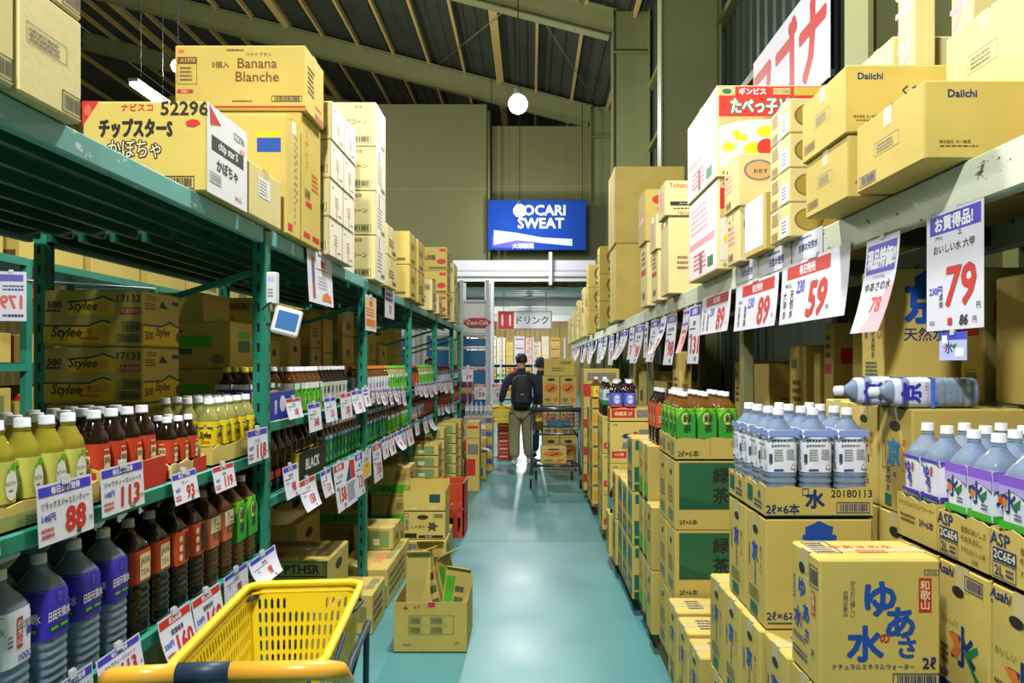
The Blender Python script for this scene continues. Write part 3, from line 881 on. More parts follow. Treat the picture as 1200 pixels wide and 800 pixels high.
        'bin': dict(f=[('t', 'ゆず', .32, .90, .07, 'red', .02), ('p', [(.12, .86), (.16, .94), (.2, .86)], 'red'), ('r', .47, .90, .565, 1.0, '#d03048'), ('o', .20, .36, .82, .74, 'dgreen', .002), ('r', .38, .36, .383, .74, 'dgreen'), ('r', .68, .36, .683, .74, 'dgreen'), ('r', .2, .54, .82, .543, 'dgreen'), ('b', .22, .57, .36, .70, 'dgreen'), ('b', .50, .57, .66, .70, 'dgreen'),
                       ('b', .22, .39, .36, .51, 'dgreen'), ('b', .50, .39, .66, .51, 'dgreen'), ('t', '注意', .86, .19, .05, 'red', .01), ('l', .12, .14, .26, .18, 'brown', 1)]),
        'watercase': dict(f=[('r', .02, .5, .98, .95, '#8f96b8'), ('e', .35, .25, .06, .14, 'black'), ('r', .55, .1, .75, .4, 'white'), ('r', .75, .55, .98, .9, '#5a60a0')], r=[]),
        'redcase': dict(f=[('r', .0, .05, .75, .95, 'red'), ('l', .1, .3, .65, .65, 'cream', 1)]),
        'purplecase': dict(f=[('r', 0, .3, 1, .95, 'purple'), ('r', .1, .05, .9, .2, 'tan')]),
        'bluecase': dict(f=[('r', .5, .12, .85, .42, 'blue'), ('e', .2, .45, .1, .06, 'brown'), ('e', .2, .2, .1, .06, 'brown'), ('e', .4, .85, .2, .05, 'black')]),
        'pepper': dict(f=[('r', .0, .3, .7, .62, 'red'), ('r', .1, .7, .9, .9, 'grey')], r=[('r', .2, .2, .8, .8, '#7a8a50')]),
        'javacase': dict(f=[('r', .05, .2, .95, .95, 'red'), ('t', 'JAVA', .5, .6, .3, 'cream', .04)], r=[('r', .1, .1, .55, .9, 'tan'), ('r', .6, .0, 1, 1, 'red')]),
        'greencase': dict(r=[('r', .1, .1, .9, .6, '#9aa860'), ('t', '500', .4, .3, .3, 'teal', .02)], f=[]),
        'bluetray': dict(r=[('t', 'コーラ', .3, .5, .3, 'white', .05), ('r', .0, .0, 1, 1, '#3038a8'), ('e', .5, .55, .12, .3, 'white'), ('t', V('健茶'), .22, .45, .5, 'white', .03)], f=[('r', .0, 0, 1, 1, 'yellow')]),
        'blacktray': dict(r=[('r', 0, 0, 1, 1, '#20241f'), ('t', 'BLACK', .5, .5, .4, 'white', .05)], f=[('r', 0, 0, 1, 1, 'yellow')]),
    }
    return D[name]


DZ = {}
CART = {}


def design(n):
    if n not in DZ:
        DZ[n] = dz(n)
    return DZ[n]


def put_prints(b, W, D, H, d):
    w, e = W / 2, D / 2
    if d.get('f'):
        b.prints(d['f'], (-w, -e, 0), (1, 0, 0), (0, 0, 1), W, H)
    if d.get('l'):
        b.prints(d['l'], (-w, e, 0), (0, -1, 0), (0, 0, 1), D, H)
    if d.get('r'):
        b.prints(d['r'], (w, -e, 0), (0, 1, 0), (0, 0, 1), D, H)
    if d.get('t'):
        b.prints(d['t'], (-w, -e, H), (1, 0, 0), (0, 1, 0), W, D)


def carton_mesh(W, D, H, dn, m):
    k = (round(W, 3), round(D, 3), round(H, 3), dn, m.name)
    if k not in CART:
        b = MB()
        w, e = W / 2, D / 2
        b.box(-w, w, -e, e, 0, H, m, min(.005, H * .04))
        b.add([(-w, -.0012, H + .0004), (w, -.0012, H + .0004), (w, .0012, H + .0004), (-w, .0012, H + .0004)], [(0, 1, 2, 3)], SEAM)
        put_prints(b, W, D, H, design(dn))
        t = MB()
        for s_ in (-1, 1):
            t.add([(s_ * (w + .0006), -.025, H - .055), (s_ * (w + .0006), .025, H - .055), (s_ * (w + .0006), .025, H), (s_ * (w + .0006), -.025, H)], [(0, 1, 2, 3) if s_ > 0 else (3, 2, 1, 0)], TAPE)
        t.add([(-w - .0005, -.025, H + .0007), (w + .0005, -.025, H + .0007), (w + .0005, .025, H + .0007), (-w - .0005, .025, H + .0007)], [(0, 1, 2, 3)], TAPE)
        CART[k] = (b.mesh('carton'), t.mesh('packing_tape'))
    return CART[k]


def carton(label, x0, x1, y0, y1, z0, H, dn='plain', m=None, group=None, tape=True, rz=0.0, cat='carton', name='cardboard_carton'):
    W, D = x1 - x0, y1 - y0
    me, tm = carton_mesh(W - .004, D - .004, H - .002, dn, m or KRAFT)
    o = link(me, name, None, ((x0 + x1) / 2, (y0 + y1) / 2, z0 + .001), rz)
    tag(o, label, cat, group)
    if tape:
        link(tm, 'packing_tape', o)
    return o


def tray(label, x0, x1, y0, y1, z0, H, dn='plain', m=None, group=None, rough_edge=True, cat='carton', name='open_carton', back=None, seed=1):
    """carton cut open along its rim: four walls and a base"""
    W, D = x1 - x0 - .004, y1 - y0 - .004
    m = m or KRAFT
    rr = random.Random(seed)
    b = MB()
    w, e, t = W / 2, D / 2, .003
    b.box(-w, w, -e, e, 0, .006, m)
    put_prints(b, W, D, H, design(dn))
    root = tag(b.build(name, None, ((x0 + x1) / 2, (y0 + y1) / 2, z0 + .001)), label, cat, group)

    def wall(p, q, inward, h):
        c = MB()
        n = 9
        p, q, i = Vector(p), Vector(q), Vector(inward) * t
        top = [h + (rr.uniform(-.008, .006) if rough_edge else 0) for _ in range(n + 1)]
        vs = []
        for k in range(n + 1):
            a = p + (q - p) * (k / n)
            vs += [a, a + i, a + i + Vector((0, 0, top[k])), a + Vector((0, 0, top[k]))]
        fs = []
        for k in range(n):
            A, B = k * 4, k * 4 + 4
            for j in range(4):
                fs.append((A + j, A + (j + 1) % 4, B + (j + 1) % 4, B + j))
        fs += [(3, 2, 1, 0), tuple(n * 4 + j for j in range(4))]
        c.add(vs, fs, m)
        c.build('carton_wall', root)
    wall((-w, -e, 0), (w, -e, 0), (0, 1, 0), H)
    wall((w, e, 0), (-w, e, 0), (0, -1, 0), back or H)
    wall((w, -e + t, 0), (w, e - t, 0), (-1, 0, 0), H)
    wall((-w, e - t, 0), (-w, -e + t, 0), (1, 0, 0), H)
    return root


WOODM = mat('pallet_wood', (112, 96, 64), rough=.85, noise=.15, nscale=6)


def pallet(label, x0, x1, y0, y1, H=.1, group='pallets under the water cartons'):
    root = tag(empty('pallet', ((x0 + x1) / 2, (y0 + y1) / 2, 0)), label, 'pallet', group)
    w, e = (x1 - x0) / 2, (y1 - y0) / 2
    n = max(3, int((y1 - y0) / .14))
    for i in range(n):
        a = -e + (2 * e) * i / n
        b = MB(); b.box(-w, w, a, a + 2 * e / n - .02, H - .018, H, WOODM, .002); b.build('deck_board', root)
    for x in (-w + .04, 0, w - .04):
        b = MB(); b.box(x - .035, x + .035, -e, e - .02, .0, H - .018, WOODM); b.build('stringer', root)


# ---- the aisle-side stacks of water and tea across from the green rack
T = (.101, .4205, .740)
TH = .3185
names_t = ('bottom', 'middle', 'top')
pallet('dark wooden pallet under the blue-lettered hot spring water stack', .69, 1.205, 1.16, 2.62)
pallet('dark wooden pallet under the green tea cartons', .66, 1.205, 2.66, 3.76)
pallet('dark wooden pallet under the lime and teal tea cartons', .66, 1.205, 3.8, 5.2)
pallet('dark wooden pallet under the barley tea cartons', .66, 1.205, 5.26, 6.6)
pallet('dark wooden pallet under the yellow-print cartons', .66, 1.205, 6.66, 8.6)


def column(desc, x0, x1, y0, y1, n, dn, m=None, group='water and tea cartons stacked along the aisle', hs=None, base=.101):
    z = base
    for i in range(n):
        h = hs[i] if hs else TH
        carton('%s, %s' % (desc, '%s of %s' % (TIER(i, n), ('one', 'two', 'three', 'four', 'five', 'six')[n - 1]) if n > 1 else 'single'), x0, x1, y0, y1, z, h + .001, dn, m, group, tape=y0 < 6)
        z += h + .001
    return z


column('plain kraft carton supporting the lettered hot spring water carton', .668, .955, 1.68, 1.866, 2, 'kyo')
carton('kraft carton with large blue brush lettering and a red stamp', .668, .953, 1.68, 1.866, .741, .306, 'yuasa', None, 'water and tea cartons stacked along the aisle')
for i, (a, b_) in enumerate(((1.79, 1.985), (1.585, 1.785), (1.38, 1.58), (1.17, 1.375))):
    wd = ('behind the blue-lettered one', 'beside the blue-lettered one', 'second from blue-lettered one', 'third from blue-lettered one')[i]
    column('green and orange mark carton ' + wd, 1.0, 1.31, a, b_, 3, 'asahi', None, 'orange and green mark water cartons', hs=(.308, .308, .308))
    tray('cut-down water tray of clear bottles %s' % ('printed with small brown writing only', 'with navy code box, middle of three', 'with navy code box, at the aisle mouth', 'in shade at the end of the row')[i], 1.0, 1.31, a, b_, 1.0315, .115,
         'natural_tray' if i == 0 else 'asp_tray', None, 'cut-down trays of water bottles', seed=i)
for i, y in enumerate((1.875, 2.065, 2.26, 2.45)):
    column('water carton with blue character, %s from the blue-lettered one' % ORD[i], .65 + .012 * (i == 0), .955, y, y + .19, 1 if False else 2, 'kyo')
for i, y in enumerate((2.065, 2.26)):
    carton('upper water carton with blue character and teal line, %s the aisle mouth' % ('towards' if i == 0 else 'away from'), .667, .977, y, y + .19, .740, TH, 'kyo', None, 'water and tea cartons stacked along the aisle')
    tray('cut-down date-stamped water tray, %s half under the white-label bottles' % ('front' if i == 0 else 'rear'), .667, .977, y, y + .19, 1.0595, .087, 'kyo_tray', None, 'cut-down trays of water bottles', seed=11 + i)
for i, y in enumerate((2.66, 2.87, 3.08)):
    column('low single carton with dark panels, %s past the white-label water' % ORD[i], .62, .93, y, y + .2, 1, 'kyo', hs=(.318 + .012 * i,))
for i, y in enumerate((3.3, 3.51)):
    column('green panel tea carton, %s row' % ('front' if i == 0 else 'rear'), .655, .965, y, y + .2, 3, 'greentea')
    tray('cut-down tray under the green tea bottles, %s row' % ('front' if i == 0 else 'rear'), .655, .965, y, y + .2, 1.0595, .1, 'greentea_tray', None, 'cut-down trays of tea bottles', seed=21 + i)
column('teal-sided carton just past the green tea stack', .62, .93, 3.73, 3.9, 2, 'dgreenband', hs=(.33, .33))
column('lime band tea carton', .63, .93, 3.91, 4.06, 3, 'lime')
column('lime band tea carton farther along', .63, .93, 4.07, 4.24, 3, 'lime')
column('teal panel tea carton with pink oval', .6, .9, 4.3, 4.52, 3, 'cat')
column('second teal panel tea carton with pink oval', .6, .9, 4.54, 4.76, 2, 'cat')
column('third teal panel tea carton with pink oval', .6, .9, 4.78, 5.0, 2, 'cat')
column('orange print carton low behind the teal ones', .585, .9, 5.02, 5.22, 2, 'yellow')
column('barley tea carton with small figure', .6, .915, 5.5, 5.7, 3, 'boy')
tray('red label cut-down tray under the cola bottles', .6, .915, 5.5, 5.7, 1.0595, .105, 'boy_tray', None, 'cut-down trays of tea bottles', seed=31)
column('slim carton beside the barley tea stack', .6, .9, 6.1, 6.3, 3, 'boy')
column('second slim carton beside the barley tea stack', .6, .9, 6.32, 6.52, 3, 'boy')
column('yellow panel carton', .6, .79, 7.1, 7.4, 5, 'yellow', hs=(.19,) * 5)
tray('cut-down tray under the amber tea bottles', .6, .79, 7.1, 7.4, 1.056, .1, 'yellow', None, 'cut-down trays of tea bottles', seed=41)
column('yellow panel carton behind the first yellow stack', .6, .79, 7.45, 7.75, 5, 'yellow', hs=(.19,) * 5)
column('tall plain carton with red foot band', .58, .98, 8.0, 8.3, 4, 'pepper', hs=(.3, .3, .3, .44))
column('far kraft carton behind the trolley', .64, .98, 8.9, 9.2, 3, 'redbar', base=.0)
# the two orange stacks closing the aisle behind the trolley
for i, x in enumerate((.17, .415)):
    column('%s orange fruit carton behind the trolley' % ('near-pillar' if i == 0 else 'rack-side'), x, x + .24, 10.3, 10.55, 3, 'orange', group='orange fruit cartons behind the trolley', hs=(.45, .45, .42), base=.0)
carton('wide kraft carton lying across both orange fruit stacks', .19, .62, 10.3, 10.55, 1.326, .25, 'small')

# ---- stock standing inside the pale rack (mostly in its shade)
for i, (y, d_) in enumerate(((2.075, .2), (2.28, .2), (2.49, .2))):
    column('hand-holed water carton, %s under the lying bottles' % ORD[i], 1.09, 1.42, y, y + d_, 4, 'kyo_wide' if i == 0 else 'kyo', group='water cartons inside the pale rack', hs=(.3165,) * 4)
inside = [(1.22, 1.5, 2.50, 2.68, 1.372, .46), (1.22, 1.6, 2.34, 2.47, 1.372, .44), (1.25, 1.6, 2.75, 3.0, .0, 1.24), (1.25, 1.6, 3.05, 3.35, .0, 1.24), (1.25, 1.62, 2.8, 3.3, 1.24, .42),
          (1.22, 1.55, 3.45, 3.75, .0, 1.2), (1.22, 1.5, 3.5, 3.62, 1.2, .5), (1.26, 1.6, 3.66, 3.75, 1.2, .36), (1.22, 1.6, 3.85, 4.1, 0, 1.15), (1.32, 1.6, 3.85, 4.1, 1.15, .45), (1.22, 1.6, 4.4, 4.8, 0, 1.1), (1.22, 1.6, 4.45, 4.75, 1.1, .4),
          (1.22, 1.6, 5.0, 5.5, 0, 1.1), (1.22, 1.55, 5.05, 5.2, 1.1, .42), (1.22, 1.6, 5.8, 6.2, 0, 1.1), (1.2, 1.3, 5.85, 6.15, 1.1, .5), (1.22, 1.6, 6.5, 7.2, 0, 1.0), (1.22, 1.6, 7.8, 8.6, 0, 1.3), (1.22, 1.6, 9.0, 9.8, 0, 1.4), (1.22, 1.6, 10.2, 10.8, 0, 1.5), (1.22, 1.6, 1.2, 1.8, 1.2, .55),
          (1.47, 1.8, 2.06, 2.3, 1.372, .4)]
refs = ['standing upright behind the lying bottles', 'standing behind the lying bottle cap end', 'low past the hand-holed cartons', 'low, second past the hand-holed cartons', 'flat on two low cartons in the shade', 'low behind the green tea bottles', 'upright behind the green tea bottles', 'short, behind the green tea bottles',
        'low beyond the pale rack post', 'short on the carton beyond the pale rack post', 'low behind the lime tea', 'short behind the lime tea', 'low behind the teal tea', 'upright behind the teal tea', 'low behind the barley tea', 'slim upright beside the cola bottles',
        'low behind the slim cartons', 'tall behind the amber tea', 'tall behind the trolley', 'tall at the far shade', 'flat above the trays at the aisle mouth', 'short at the back of the hand-holed cartons']
for (x0, x1, y0, y1, z, h), rf in zip(inside, refs):
    if x0 > 1.2 and y0 != 2.50 and not (z == 1.2 and y0 == 1.2):
        x0, x1 = max(x0, 1.46), max(x1, 1.81)
    if z == 1.2 and y0 == 1.2:
        for q in range(3):
            carton('shaded kraft carton above the trays at the aisle mouth, %s in line' % ORD[q], 1.5, 1.81, 1.2 + q * .26, 1.45 + q * .26, 1.02, .55, 'kyo', KRAFT_DARK, 'cartons in the shade of the pale rack', tape=False)
        for q in range(3):
            carton('shaded kraft carton low behind the trays, %s in line' % ORD[q], 1.5, 1.81, 1.2 + q * .26, 1.45 + q * .26, 0, 1.02, 'plain', KRAFT_DARK, 'cartons in the shade of the pale rack', tape=False)
        continue
    if z == 1.372 and x0 == 1.45:
        carton('shaded kraft carton ' + rf, x0, x1, y0, y1, 0, z, 'plain', KRAFT_DARK, 'cartons in the shade of the pale rack', tape=False)
    carton('shaded kraft carton ' + rf, x0, x1, y0, y1, z, h, ('hole', 'kyo', 'small', 'redbar')[int(y0 * 10) % 4], KRAFT_DARK, 'cartons in the shade of the pale rack', tape=False)

# ---- cartons on top of the pale rack
TOPR = 2.061
G = 'snack cartons on top of the pale rack'
carton('kraft snack carton with navy lettering, standing alone at the aisle mouth', 1.08, 1.6, 1.99, 2.41, TOPR, .219, 'daiichi_blue', None, G)
carton('kraft snack carton under the one with dark brown lettering', 1.07, 1.47, 2.45, 2.83, TOPR, .215, 'daiichi', None, G)
carton('kraft snack carton with dark lettering perched on another', 1.06, 1.47, 2.44, 2.84, TOPR + .215, .232, 'daiichi', None, G)
carton('pale carton with outlined label resting on the navy-lettered carton', 1.37, 1.85, 1.995, 2.40, TOPR + .22, .29, 'daiichi', KRAFT_PALE, G)
carton('tall pale carton with pink vertical print', 1.51, 1.6, 2.86, 2.99, TOPR, 1.1, 'redprint', KRAFT_PALE, G)
carton('second tall pale carton with pink print farther from the aisle', 1.62, 1.8, 2.66, 2.8, TOPR, 1.0, 'redprint', KRAFT_PALE, G)
carton('blank pale carton standing behind the dark-lettered carton', 1.5, 1.8, 3.01, 3.3, TOPR, .80, 'plain', KRAFT_PALE, G)
for i in range(4):
    carton('small cube carton with blue note, %s of its stack of four' % TIER(i, 4), 1.14, 1.36, 3.2, 3.46, TOPR + i * .153, .152, 'bluenote', KRAFT_PALE, 'small cartons with blue notes')
carton('carton with a white sheet taped to its side', 1.15, 1.42, 3.56, 3.9, TOPR, .29, 'sheet', None, G)
carton('kraft snack carton with round mark, under a bigger twin', 1.14, 1.42, 3.97, 4.22, TOPR, .3, 'sixp', KRAFT_PALE, G)
carton('kraft snack carton with round mark and big brown numeral', 1.13, 1.52, 3.96, 4.24, TOPR + .3, .29, 'sixp', KRAFT_PALE, G)
carton('large red and white biscuit carton, lower of two', 1.11, 1.75, 4.31, 5.1, TOPR, .545, 'tabekko', KRAFT_PALE, G)
carton('large red and white biscuit carton, upper of two', 1.10, 1.75, 4.30, 5.1, TOPR + .545, .545, 'tabekko', KRAFT_PALE, G)
carton('tall plain carton behind the biscuit cartons', 1.1, 1.45, 5.8, 6.15, TOPR, .62, 'redmark', KRAFT_PALE, G)
carton('small red-name carton with black band on the tall plain one', 1.07, 1.4, 5.78, 6.1, TOPR + .62, .28, 'tohato', KRAFT_PALE, G)
carton('carton with red bar behind the red-name one', 1.12, 1.4, 6.4, 6.75, TOPR, .45, 'redbar', KRAFT_PALE, G)
carton('small carton with navy leaf mark', 1.1, 1.4, 6.38, 6.72, TOPR + .45, .31, 'blueleaf', KRAFT_PALE, G)
carton('carton with red bar under the red oval one', 1.12, 1.5, 7.0, 7.4, TOPR, .62, 'redbar', KRAFT_PALE, G)
carton('tall kraft carton with red oval mark', 1.1, 1.5, 6.98, 7.42, TOPR + .62, .5, 'redoval', None, G)
carton('very large plain kraft carton, lower of two', 1.1, 2.0, 9.35, 10.1, TOPR, .99, 'plain', None, G)
carton('very large plain kraft carton, upper of two', 1.08, 1.98, 9.33, 10.1, TOPR + .99, .99, 'plain', None, G)
for i in range(2):
    for j in range(3):
        carton('carton with round brown mark, %s of the %s stack of three' % (TIER(j, 3), 'nearer' if i == 0 else 'farther'), 1.1 - .02 * i, 1.45, 11.6 + 2.1 * i, 12.0 + 2.1 * i, TOPR + j * .44, .438, 'face', None, 'cartons with round brown marks')
for i in range(7):
    y = 14.8 + i * .95
    hh = (1.0, .7, .9, .6, .8, .5, .7)[i]
    carton('distant kraft carton on the pale rack, %s past the round brown marks' % ORD[i], 1.08, 1.5, y, y + .6, TOPR, hh, ('redbar', 'small', 'yellow', 'face')[i % 4], KRAFT if i % 2 else KRAFT_PALE, G, tape=False)
# ------------------------------------------------------------------ cartons on top of the green rack
TL = 2.015
GL_ = 'snack cartons on top of the green rack'
for j in range(2):
    for i in range(3):
        carton('pale outlined-label carton at the rack end, %s layer, %s from pumpkin carton' % (('lower', 'upper')[j], ORD[i]), -1.4, -.968, 1.37 - .205 * i, 1.57 - .205 * i, TL + j * .222, .221, 'label_r', KRAFT_PALE, GL_, tape=j == 1)
carton('pumpkin snack carton with bold black lettering and white end', -1.345, -.968, 2.17, 2.48, TL, .272, 'chipstar', None, GL_)
carton('low pale carton with a white note beside the pumpkin snack one', -1.34, -.968, 2.5, 2.82, TL, .19, 'note_r', KRAFT_PALE, GL_)
carton('tall kraft carton with blue and yellow label', -1.42, -.965, 2.87, 3.05, TL, .475, 'bluelabel', None, GL_)
carton('tall kraft carton with orange writing, under the banana snack carton', -1.42, -.965, 3.06, 3.34, TL, .55, 'redmark', None, GL_)
carton('banana snack carton with brown script lettering', -1.5, -.945, 3.05, 3.32, TL + .55, .275, 'banana', None, GL_)
for j in range(4):
    for i in range(2):
        carton('white-ended carton with teal numeral, %s in the %s column' % (TIER(j, 4), ('nearer', 'farther')[i]), -1.3, -.948 + .004 * j, 3.42 + i * .235, 3.65 + i * .235, TL + j * .1815, .181, 's34', KRAFT_PALE, 'white-ended numeral cartons')
for i in range(2):
    carton('white-ended carton with red numeral, %s layer' % ('lower', 'upper')[i], -1.3, -1.02, 3.92, 4.2, TL + i * .45, (.449, .36)[i], 'forty', KRAFT_PALE, GL_)
for j in range(4):
    carton('popcorn carton, %s of its stack' % TIER(j, 4), -1.3, -.948, 4.44, 4.74, TL + j * .272, .271, 'popcorn', KRAFT_PALE, 'popcorn cartons')
for j in range(2):
    carton('pale barcode carton past the popcorn, %s of two' % ('lower', 'upper')[j], -1.3, -.95, 4.8, 5.15, TL + j * .21, .209, 'small', KRAFT_PALE, GL_)
for j in range(2):
    carton('olive-banded kraft carton, %s of two' % ('lower', 'upper')[j], -1.28, -.95, 5.7, 6.05, TL + j * .265, .264, 'bars', None, GL_)
carton('slim tall kraft carton behind the olive-banded ones', -1.15, -.95, 6.12, 6.5, TL, .27, 'small', None, GL_)
carton('slim kraft carton on the slim tall one', -1.15, -.95, 6.12, 6.5, TL + .27, .27, 'bars', None, GL_)
carton('small pale carton in front of the red-lid noodle cartons', -1.15, -.95, 7.0, 7.3, TL, .3, 'small', KRAFT_PALE, GL_)
carton('low pale carton in front of the red-lid noodle cartons', -1.12, -.95, 7.5, 7.8, TL, .2, 'small', KRAFT_PALE, GL_)
for j in range(3):
    carton('noodle carton with red corner mark, %s of its stack' % TIER(j, 3), -1.25, -.95, 8.25, 8.6, TL + j * .272, .271, 'redlid', None, 'red corner noodle cartons')
for j in range(2):
    carton('pale carton at the far rack end, %s of two' % ('lower', 'upper')[j], -1.15, -.95, 9.0, 9.4, TL + j * .37, .369, 'small', KRAFT_PALE, GL_)

# ------------------------------------------------------------------ cartons standing on the green rack's shelves
GS = 'cartons inside the green rack'
for j in range(3):
    carton('yellow-band lemon drink carton, %s of the stack at the back of the shelf' % TIER(j, 3), -1.648 + .008 * (j == 0), -1.31 + .008 * (j == 0), 2.45, 2.71, 1.17 + j * .1935, .193, 'stylee', None, 'yellow-band lemon drink cartons', tape=False)
k = 0
for (x0, x1, y0, y1, z, h, dn, words_) in (
        (-1.6, -1.25, 3.0, 3.26, 1.277, .20, 'greenprint', 'green print carton behind the lemon drink stack'), (-1.6, -1.24, 3.0, 3.26, 1.478, .20, 'greenprint', 'green print carton, second layer behind the lemon drink stack'),
        (-1.84, -1.5, 3.32, 3.62, 1.277, .55, 'greenprint', 'green print carton under the deck behind the lemon drink stack'),
        (-1.84, -1.52, 3.7, 3.92, 1.277, .38, 'hole', 'hand-holed kraft carton, first beyond the green print ones'), (-1.84, -1.5, 3.95, 4.17, 1.277, .38, 'hole', 'hand-holed kraft carton, second beyond the green print ones'),
        (-1.84, -1.52, 4.2, 4.4, 1.277, .36, 'hole', 'hand-holed kraft carton beside the far upright'), (-1.84, -1.55, 4.65, 4.9, 1.277, .40, 'hole', 'hand-holed kraft carton, first of the third bay'),
        (-1.84, -1.5, 4.95, 5.2, 1.277, .33, 'hole', 'hand-holed kraft carton, second of the third bay'), (-1.84, -1.5, 5.25, 5.5, 1.277, .30, 'redbar', 'red bar kraft carton in the third bay'), (-1.84, -1.5, 5.25, 5.5, 1.578, .25, 'redbar', 'red bar kraft carton, upper, in the third bay'),
        (-1.84, -1.45, 5.6, 5.95, 1.277, .22, 'greentray', 'olive tray carton, lower, in the third bay'), (-1.84, -1.45, 5.6, 5.95, 1.498, .22, 'greentray', 'olive tray carton, upper, in the third bay'),
        (-1.84, -1.42, 6.3, 6.65, 1.277, .25, 'greentray', 'olive tray carton, lower, in the fourth bay'), (-1.84, -1.42, 6.3, 6.65, 1.528, .25, 'greentray', 'olive tray carton, upper, in the fourth bay'),
        (-1.84, -1.42, 6.8, 7.2, 1.277, .4, 'hole', 'hand-holed carton in the fourth bay'), (-1.84, -1.45, 5.6, 5.95, 1.719, .2, 'greentray', 'olive tray carton, topmost, in the third bay'),
        (-1.84, -1.42, 6.3, 6.65, 1.779, .14, 'greentray', 'low olive tray carton, topmost, in the fourth bay'), (-1.84, -1.45, 7.78, 8.1, 1.277, .3, 'redbar', 'red bar carton, lower, in the fifth bay'), (-1.84, -1.45, 7.78, 8.1, 1.578, .3, 'hole', 'hand-holed carton, upper, in the fifth bay'),
        (-1.84, -1.5, 8.2, 8.5, 1.277, .45, 'hole', 'tall hand-holed carton in the fifth bay'), (-1.84, -1.5, 4.95, 5.2, 1.608, .25, 'small', 'small carton on the second hand-holed one of the third bay'),
        (-1.84, -1.5, 4.6, 5.1, .987, .24, 'hole', 'shaded carton on the low shelf of the third bay'), (-1.84, -1.5, 5.2, 5.9, .987, .24, 'small', 'shaded carton on the low shelf of the third bay, farther'), (-1.84, -1.5, 6.3, 7.0, .987, .24, 'hole', 'shaded carton on the low shelf of the fourth bay'),
        (-1.84, -1.5, 3.95, 4.17, 1.66, .2, 'small', 'small carton lying on the second hand-holed one'), (-1.84, -1.5, 2.95, 3.25, .987, .2, 'small', 'shaded carton on the low shelf behind the dark bottles')):
    carton(words_, x0, x1, y0, y1, z, h, dn, KRAFT_DARK, GS, tape=False)
for q, (y0, y1, h) in enumerate(((4.5, 5.0, .5), (5.05, 5.6, .6), (6.15, 6.7, .55), (7.85, 8.4, .7), (8.5, 9.2, .6))):
    carton('shaded kraft carton on the floor behind the price cards, %s from the waste bin' % ORD[q], -1.84, -1.72 if 5 < y0 < 6 else -1.45, y0, y1, 0, h, 'hole', None, GS, tape=False)
# cases seen through the rack at its shaded near end
for (x0, x1, y0, y1, z, h, dn, words_) in (
        (-1.85, -1.68, 2.0, 2.2, 1.17, .16, 'javacase', 'red and tan tea case at the back of the shelf'), (-1.85, -1.6, 1.55, 1.75, 1.17, .26, 'pepper', 'orange print case at the back of the shelf'),
        (-1.6, -1.28, 1.28, 1.62, 1.17, .10, 'greencase', 'low case behind the jasmine tea bottles')):
    carton(words_, x0, x1, y0, y1, z, h, dn, KRAFT, GS, tape=False)

# ------------------------------------------------------------------ cartons on the floor along the green rack
GF = 'cartons on the floor along the green rack'
carton('drink carton with outlined code table on its front', -1.42, -.99, 3.55, 3.95, .305, .235, 'pthsr', None, GF)
carton('kraft carton under the one with the code table', -1.42, -.97, 3.5, 4.0, 0, .304, 'small', None, GF)
carton('kraft carton stacked at the first bay back, beside the code table one', -1.80, -1.46, 3.5, 3.95, 0, .5, 'hole', KRAFT_DARK, GF)
carton('long flat kraft carton with printed top, jutting into the aisle', -1.2, -.875, 4.01, 4.365, 0, .222, 'longflat', None, GF)
carton('second long flat carton behind the printed one', -1.2, -.88, 4.45, 5.25, 0, .24, 'longflat', None, GF)
carton('low carton with green front on the long flat one', -1.2, -.93, 4.9, 5.2, .242, .15, 'greentray', None, GF)
carton('kraft carton lying between flat carton and crate', -.94, -.62, 5.33, 5.6, 0, .197, 'pepper', None, GF)
carton('mandarin drink carton with dark star-shaped flower', -.945, -.632, 5.62, 5.9, 0, .198, 'plain', None, GF)
carton('drink carton with hand hole, dark flower and black code bars', -.945, -.632, 5.37, 5.66, .199, .205, 'mandarin', None, GF)
tray('opened carton with dark square print on top of the flower carton', -.945, -.632, 5.37, 5.66, .405, .155, 'opened', None, GF, back=.2, seed=3)
for j in range(3):
    carton('tea carton with lime band, %s of its stack' % TIER(j, 3), -1.26, -.955, 5.7, 6.015, j * .229, .228, 'greenband', None, 'lime band tea cartons on the floor')
for j in range(2):
    carton('tea carton with lime band behind the first stack, %s of two' % ('lower', 'upper')[j], -1.66, -1.28, 5.7, 6.01, j * .229, .228, 'greenband', KRAFT_DARK, 'lime band tea cartons on the floor')
for q, (x1, y0, n, z0_) in enumerate(((-.86, 6.75, 7, 0), (-.86, 7.2, 8, 0), (-.80, 7.75, 8, 0), (-.80, 8.3, 8, 0))):
    for j in range(n):
        tray('flat can tray, %s, in the %s column of trays' % (TIER(j, n), ('crate-side', 'second', 'third', 'far')[q]), x1 - .38, x1, y0, y0 + .27, .0015 + j * .107, .104, 'greentray', None, 'flat can trays stacked on the floor', rough_edge=False, seed=j)
carton('slim carton stack end beside the trays', -.76, -.6, 8.5, 8.8, 0, .62, 'pepper', None, GF)
carton('red-topped slim carton on the slim stack end', -.76, -.6, 8.5, 8.8, .621, .2, 'redbar', None, GF)
b = carton('carton with a loose white sheet on it and blue label', -.86, -.58, 9.4, 9.65, 0, .35, 'bluecase', None, GF)
m = MB(); m.add([(-.74, 9.38, .44), (-.52, 9.42, .365), (-.56, 9.66, .372), (-.8, 9.6, .41)], [(0, 1, 2, 3)], PAPER)
s_ = m.build('paper_sheet'); md = s_.modifiers.new('t', 'SOLIDIFY'); md.thickness = .002
tag(s_, 'loose white paper sheet lying on the blue label carton', 'paper')
carton('red carton behind the one with the loose sheet', -.9, -.6, 9.75, 10.0, 0, .5, 'redcase', None, GF)
